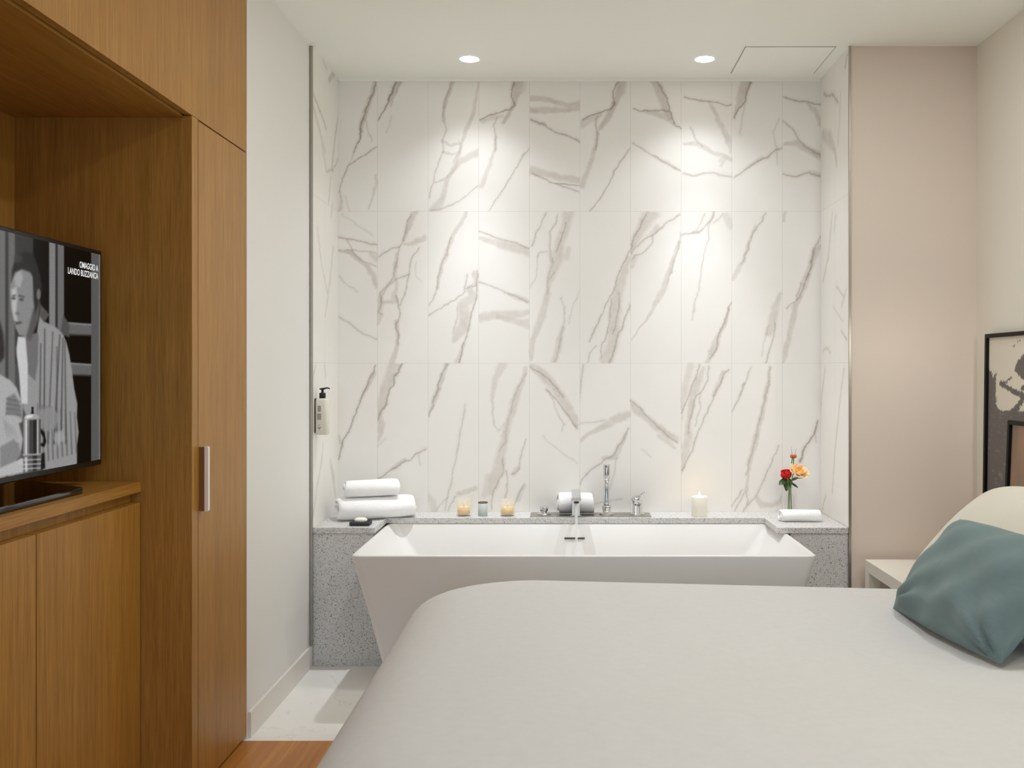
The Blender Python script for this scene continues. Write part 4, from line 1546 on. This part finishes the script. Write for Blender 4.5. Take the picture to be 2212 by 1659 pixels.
c = Vector((X(1714, 4.37), 4.37, Z(987, 4.37)))
t = thing('berry_sprig', 'thin sprig with two rust-coloured buds rising above the roses', 'flower', (vx, vy + .004, zt))
mb = MB()
mb.tube([(vx + .001, vy + .008, zt), (vx + .001, vy + .0045, LZ + .12), (c.x + .001, c.y + .004, LZ + .20), (c.x, c.y, c.z)], [.0018, .0018, .002, .003], 8)
mb.tube([(c.x - .005, c.y, c.z - .004), (c.x - .009, c.y, c.z - .03)], [.0022, .0018], 6)
build('stem', mb, M['stem'], t)
for k, dxb in enumerate((-.0075, .0065)):
    rgp = [(0, -.009), (.005, -.0085), (.0085, -.003), (.0085, .003), (.006, .008), (0, .0095)]
    build('bud', MB().lathe(rgp, (c.x + dxb, c.y - .002 * k, c.z + .003), 14), M['bud'], t, subsurf=1)
mb = MB()
mb.tube([(c.x - .006, c.y, c.z), (c.x - .008, c.y, c.z + .026), (c.x - .0085, c.y, c.z + .048)], [.0011, .0009, .0004], 6)
mb.tube([(c.x + .004, c.y, c.z), (c.x + .009, c.y, c.z + .020), (c.x + .014, c.y, c.z + .040)], [.0011, .0009, .0004], 6)
build('blades', mb, M['tape'], t)

# ------------------------------------------------------------------ bed
t = thing('bed', 'upholstered bed under an ivory duvet with its head at the right wall', 'bed', (.6, 2.40, 0))
build('bed_base', MB().box(-.33, 1.48, 1.63, 3.15, .10, .27), M['bed_base'], t, bevel=.01)
rg = [rrect(-.37 + d_, 1.50 - d_, 1.60 + d_, 3.18 - d_, .16, z, 8) for z, d_ in ((.272, .008), (.282, 0), (.425, 0), (.440, .012))]
build('mattress', MB().rings(rg), M['pillow_white'], t)
build('headboard', MB().box(1.600, WR - .002, 1.35, 3.93, 0, .62), M['bed_base'], t, bevel=.012)
for lx, ly in ((-.28, 1.68), (-.28, 3.10), (1.43, 1.68), (1.43, 3.10)):
    build('leg', MB().lathe([(0, 0), (.02, 0), (.026, .10), (0, .10)], (lx, ly, 0), 16), M['black'], t)


def smooth(x):
    x = min(1, max(0, x))
    return x * x * (3 - 2 * x)


def duvet_top(x, y):
    """height of the puffed duvet at plan point"""
    z = .508 + .050 * (1 - smooth((x - .05) / .75))
    z += .010 * math.sin(2.1 * x + .8) * math.sin(1.7 * y + .4)
    z += .004 * math.sin(7 * x + 3 * y) * math.sin(5 * y - 2 * x)
    z += .016 * smooth((x - .88) / .3) - .017 * math.exp(-((x - .72) / .28) ** 2) * smooth((y - 2.6) / .5)
    return z


DX0, DX1, DY0, DY1 = -.497, 1.585, 1.46, 3.345
rings = []
steps = [(-.015, .16), (-.02, .20), (-.022, .26), (-.018, .32), (-.008, .38), (.002, .42)]
for ins, z in steps:
    rings.append([(p[0], p[1], z + .004 * math.sin(9 * p[0] + 7 * p[1])) for p in rrect(DX0 + ins, DX1 - ins * .2, DY0 + ins, DY1 - ins, .33, z, 14)])
for k in range(1, 26):
    q = k / 25
    ins = .002 + .90 * q ** 1.9
    rr = .33 - ins * .6
    ring = []
    for p in rrect(DX0 + ins, DX1 - ins * .8, DY0 + ins, DY1 - ins, max(.06, rr), 0, 14):
        roll = min(1.0, ins / .20)
        fall = (1 - math.sqrt(max(0, 1 - (1 - roll) ** 2))) * .115
        ring.append((p[0], p[1], duvet_top(p[0], p[1]) - fall))
    rings.append(ring)


def resample(ring, m=260):
    P = np.array(ring + [ring[0]])
    seg = np.hypot(np.diff(P[:, 0]), np.diff(P[:, 1]))
    s = np.concatenate([[0], np.cumsum(seg)])
    q = np.linspace(0, s[-1], m, endpoint=False)
    return [tuple(np.interp(v, s, P[:, k]) for k in range(3)) for v in q]


mb = MB()
mb.rings([resample(r) for r in rings], cap0=False, cap1=True)
dv = tag(build('duvet', mb, M['duvet'], loc=(.5, 2.4, .46)), 'large smooth ivory duvet covering the whole bed', 'duvet')
sd = dv.modifiers.new('solid', 'SOLIDIFY')
sd.thickness = .022
sd.offset = -1


def pillow(name, label, c, wv, uv, T, mat, seed, ex=3.2, pinch=.06, wrinkle=.004, n=44, slump=0.0, back=.8):
    """c centre, wv half-width vector, uv half-height vector, T half thickness"""
    c, wv, uv = Vector(c), Vector(wv), Vector(uv)
    nv = wv.cross(uv).normalized()
    v, f = [], []
    rnd = random.Random(seed)
    ph = [rnd.uniform(0, 6) for _ in range(8)]
    for side in (1, -1):
        for i in range(n):
            for j in range(n):
                a, b_ = -1 + 2 * i / (n - 1), -1 + 2 * j / (n - 1)
                a, b_ = math.sin(a * PI / 2), math.sin(b_ * PI / 2)
                pa = a * (1 - pinch * (1 - b_ * b_) * abs(a) ** 3)
                pb = b_ * (1 - pinch * (1 - a * a) * abs(b_) ** 3)
                th = ((1 - abs(a) ** ex) * (1 - abs(b_) ** ex))
                th = max(0, th) ** .55 * T
                d1 = math.hypot(a + 1.0, b_ + 1.0)
                d2 = math.hypot(a - 1.0, b_ + 1.0)
                wr = 0
                for dd, aa, bb, pz in ((d1, a + 1, b_ + 1, ph[0]), (d2, a - 1, b_ + 1, ph[1])):
                    an = math.atan2(bb, aa)
                    wr += math.sin(an * 11 + pz + 2 * dd) * math.exp(-dd * 1.7) * 2.2
                wr += .5 * math.sin(5 * a + 3 * b_ + ph[2]) * math.sin(4 * b_ - 2 * a + ph[3])
                wr += .35 * math.sin(11 * a - 6 * b_ + ph[4])
                wr *= min(1, d1 / .35) ** 2 * min(1, d2 / .22) ** 2
                th2 = th + wr * wrinkle * min(1, th / (T * .35))
                p = c + wv * pa + uv * pb + nv * (side * max(0.0, th2) * (1 if side > 0 else back))
                p.z -= slump * (1 + b_) / 2 * abs(a) ** 3
                v.append(p)
        o_ = 0 if side == 1 else n * n
        for i in range(n - 1):
            for j in range(n - 1):
                f.append((o_ + i * n + j, o_ + i * n + j + 1, o_ + (i + 1) * n + j + 1, o_ + (i + 1) * n + j))
    mb = MB().add(v, f, True)
    lo = min(p.z for p in v)
    return tag(build(name, mb, M[mat], loc=(c.x, c.y, lo), weld=True), label, 'pillow' if 'pillow' in name else 'cushion')


# teal cushion, leaning back towards the headboard
BLc, BRc, TLc = Vector((.986, 2.905, .531)), Vector((1.059, 2.345, .531)), Vector((1.188, 2.905, .800))
wv = (BRc - BLc) / 2
uv = (TLc - BLc) / 2
pillow('throw_cushion', 'teal throw cushion leaning against the ivory pillow on the bed', BLc + wv + uv, wv, uv, .078, 'teal', 3, pinch=-.035, wrinkle=.0105, ex=2.8, back=.25)
pillow('bed_pillow', 'big ivory pillow propped against the headboard behind the teal cushion', (1.302, 2.765, .714), (.040, -.447, 0), (.14, 0, .174), .093, 'pillow_white', 5,
       ex=2.6, pinch=.0, wrinkle=.003, slump=.055)

# ------------------------------------------------------------------ nightstand and framed pictures
t = thing('nightstand', 'white lacquered open nightstand in the corner beyond the bed', 'nightstand', (1.42, 3.75, 0))
NX0, NX1, NY0, NY1, NZ = 1.240, 1.590, 3.46, 3.995, .4635
build('top', MB().box(NX0, NX1, NY0, NY1, NZ - .048, NZ), M['lacquer'], t, bevel=.0015)
for x0 in (NX0, NX1 - .048):
    for y0 in (NY0, NY1 - .048):
        build('leg', MB().box(x0, x0 + .048, y0, y0 + .048, 0, NZ - .0485), M['lacquer'], t, bevel=.0015)


# reading lamp added beyond the view's right edge to brighten wall and nightstand
t = thing('added_reading_lamp', 'added white wall-mounted reading lamp, out of view, brightening the corner', 'lamp', (WR, 3.10, 1.42))
build('wall_plate', MB().lathe([(0, .0005), (.045, .0005), (.045, .014), (0, .014)], (WR, 3.10, 1.42), 28, axis=(-1, 0, 0)), M['lacquer'], t)
build('arm', MB().tube([(WR - .012, 3.10, 1.42), (WR - .08, 3.10, 1.44), (WR - .115, 3.11, 1.425)], .008, 12), M['steel'], t)
build('lamp_shade', MB().lathe([(.014, -.03), (.022, -.03), (.045, .05), (.043, .05), (.020, -.024)], (WR - .118, 3.125, 1.415), 28, axis=(-.22, .85, -.48), closed=True), M['lacquer'], t)
light('reading_fill', 'SPOT', (-.122, .055, -.02), READ_W, READ_C, rot=Vector((-.22, .85, -.48)).to_track_quat('-Z', 'Y').to_euler(), parent=t,
      spot_size=math.radians(100), spot_blend=1.0, shadow_soft_size=.03)


def framed(name, label, xb, xt, y0, y1, z0, z1, bw, paint, pane=True):
    """picture leaning on the right wall: xb, xt = x of its front face at bottom and top; y0 near end, y1 far end"""
    t = thing(name, label, 'picture', ((xb + xt) / 2, (y0 + y1) / 2, z0))
    dx = (xt - xb) / (z1 - z0)
    fx = lambda z, off=0.0: xb + (z - z0) * dx + off

    def slab(mb, a0, a1, za, zb, o0, o1):
        v = [(fx(za, o0), a0, za), (fx(za, o1), a0, za), (fx(za, o1), a1, za), (fx(za, o0), a1, za),
             (fx(zb, o0), a0, zb), (fx(zb, o1), a0, zb), (fx(zb, o1), a1, zb), (fx(zb, o0), a1, zb)]
        mb.add(v, [(0, 3, 2, 1), (4, 5, 6, 7), (0, 1, 5, 4), (1, 2, 6, 5), (2, 3, 7, 6), (3, 0, 4, 7)])
    mb = MB()
    slab(mb, y0, y1, z0, z0 + bw, 0, .020)
    slab(mb, y0, y1, z1 - bw, z1, 0, .020)
    slab(mb, y0, y0 + bw, z0 + bw, z1 - bw, 0, .020)
    slab(mb, y1 - bw, y1, z0 + bw, z1 - bw, 0, .020)
    build('frame', mb, M['frame_black'], t, bevel=.001)
    us = np.linspace(y0 + bw, y1 - bw, 220)
    vs = np.linspace(z0 + bw, z1 - bw, 240)
    U, V = np.meshgrid(us, vs)
    ex = MB()
    slab(ex, y0 + bw, y1 - bw, z0 + bw, z1 - bw, .0125, .018)
    grid_mesh('print', us, vs, lambda u, v: np.stack([fx(v, .012), u, v], -1), M['print'], paint(U, V), t, extra=ex)
    mb = MB()
    slab(mb, y0 + bw - .001, y1 - bw + .001, z0 + bw - .001, z1 - bw + .001, .006, .0075)
    build('glass_pane', mb, M['pane'], t)
    return t


def paint_abstract(U, V):
    global SX, SY, img
    xw = 1.706
    SX, SY = 1225 + F_PX * xw / U, 800 + (1.25 - V) * F_PX / U
    img = np.zeros(U.shape)
    C = lambda pts: [(1820 + x / 5.184, 680 + y / 5.184) for x, y in pts]
    sx, sy = SX.copy(), SY.copy()
    jx, jy = (vnoise(U, V, 160, 31) - .5) * 5, (vnoise(U, V, 160, 32) - .5) * 5
    SX, SY = SX + jx, SY + jy
    poly(C([(1600, 180), (2900, 0), (3100, 900), (2700, 1250), (2400, 1050), (2040, 1080), (1980, 1080), (1900, 1040), (1880, 1070), (1800, 1075), (1750, 1055), (1722, 1020),
            (1712, 860), (1715, 640), (1682, 705), (1660, 640), (1625, 590)]), 1.0, 1)
    poly(C([(1910, 625), (1950, 520), (2005, 450), (2090, 440), (2200, 520), (2180, 700), (2050, 745), (1990, 705)]), 0.0, 1)
    poly(C([(1745, 785), (1758, 742), (1805, 742), (1830, 785), (1950, 840), (2100, 905), (2200, 1000), (2100, 1010), (1990, 935), (1860, 855), (1780, 805)]), 0.0, 1)
    poly(C([(1800, 785), (1835, 725), (1885, 700), (1890, 720), (1850, 740), (1815, 790)]), 0.0, .8)
    poly(C([(1985, 840), (2010, 790), (2100, 780), (2110, 850), (2010, 860)]), 0.0, .8)
    poly(C([(1895, 350), (1915, 330), (1918, 340), (1902, 360)]), 0.0, .6)
    poly(C([(1945, 305), (1975, 265), (1978, 275), (1955, 308)]), 0.0, .6)
    poly(C([(1880, 1080), (2020, 900), (2060, 930), (1950, 1090)]), 0.0, .8)
    poly(C([(2300, 200), (2420, 300), (2380, 900), (2300, 700)]), 0.0, 1)
    k = np.clip(img, 0, 1)[..., None]
    wr = np.clip((vnoise(U * 3, V * 9, 14, 40) - .72) * 4, 0, 1)[..., None] * .10
    dark = np.array(lin(72, 66, 63)[:3]) + wr * np.array([.9, .95, 1.0])
    return k * np.array(lin(240, 233, 214)[:3]) + (1 - k) * dark


def paint_wood_reflection(U, V):  # cupboard wood reflected in the glass, put into the picture's colour
    n = vnoise(U * 6, V, 5, 50)[..., None]
    return np.array(lin(122, 96, 70)[:3]) * (1 - n) + np.array(lin(168, 122, 84)[:3]) * n


framed('picture_frame', 'tall black-framed abstract black and cream brush print on the headboard ledge', 1.6875, 1.6985, 3.300, 3.905, .6205, 1.397, .016, paint_abstract)
framed('picture_frame', 'smaller black-framed picture with a painted brown wood reflection, leaning in front of the tall abstract print', 1.640, 1.658, 3.20, 3.615, .6205, 1.063, .016, paint_wood_reflection)
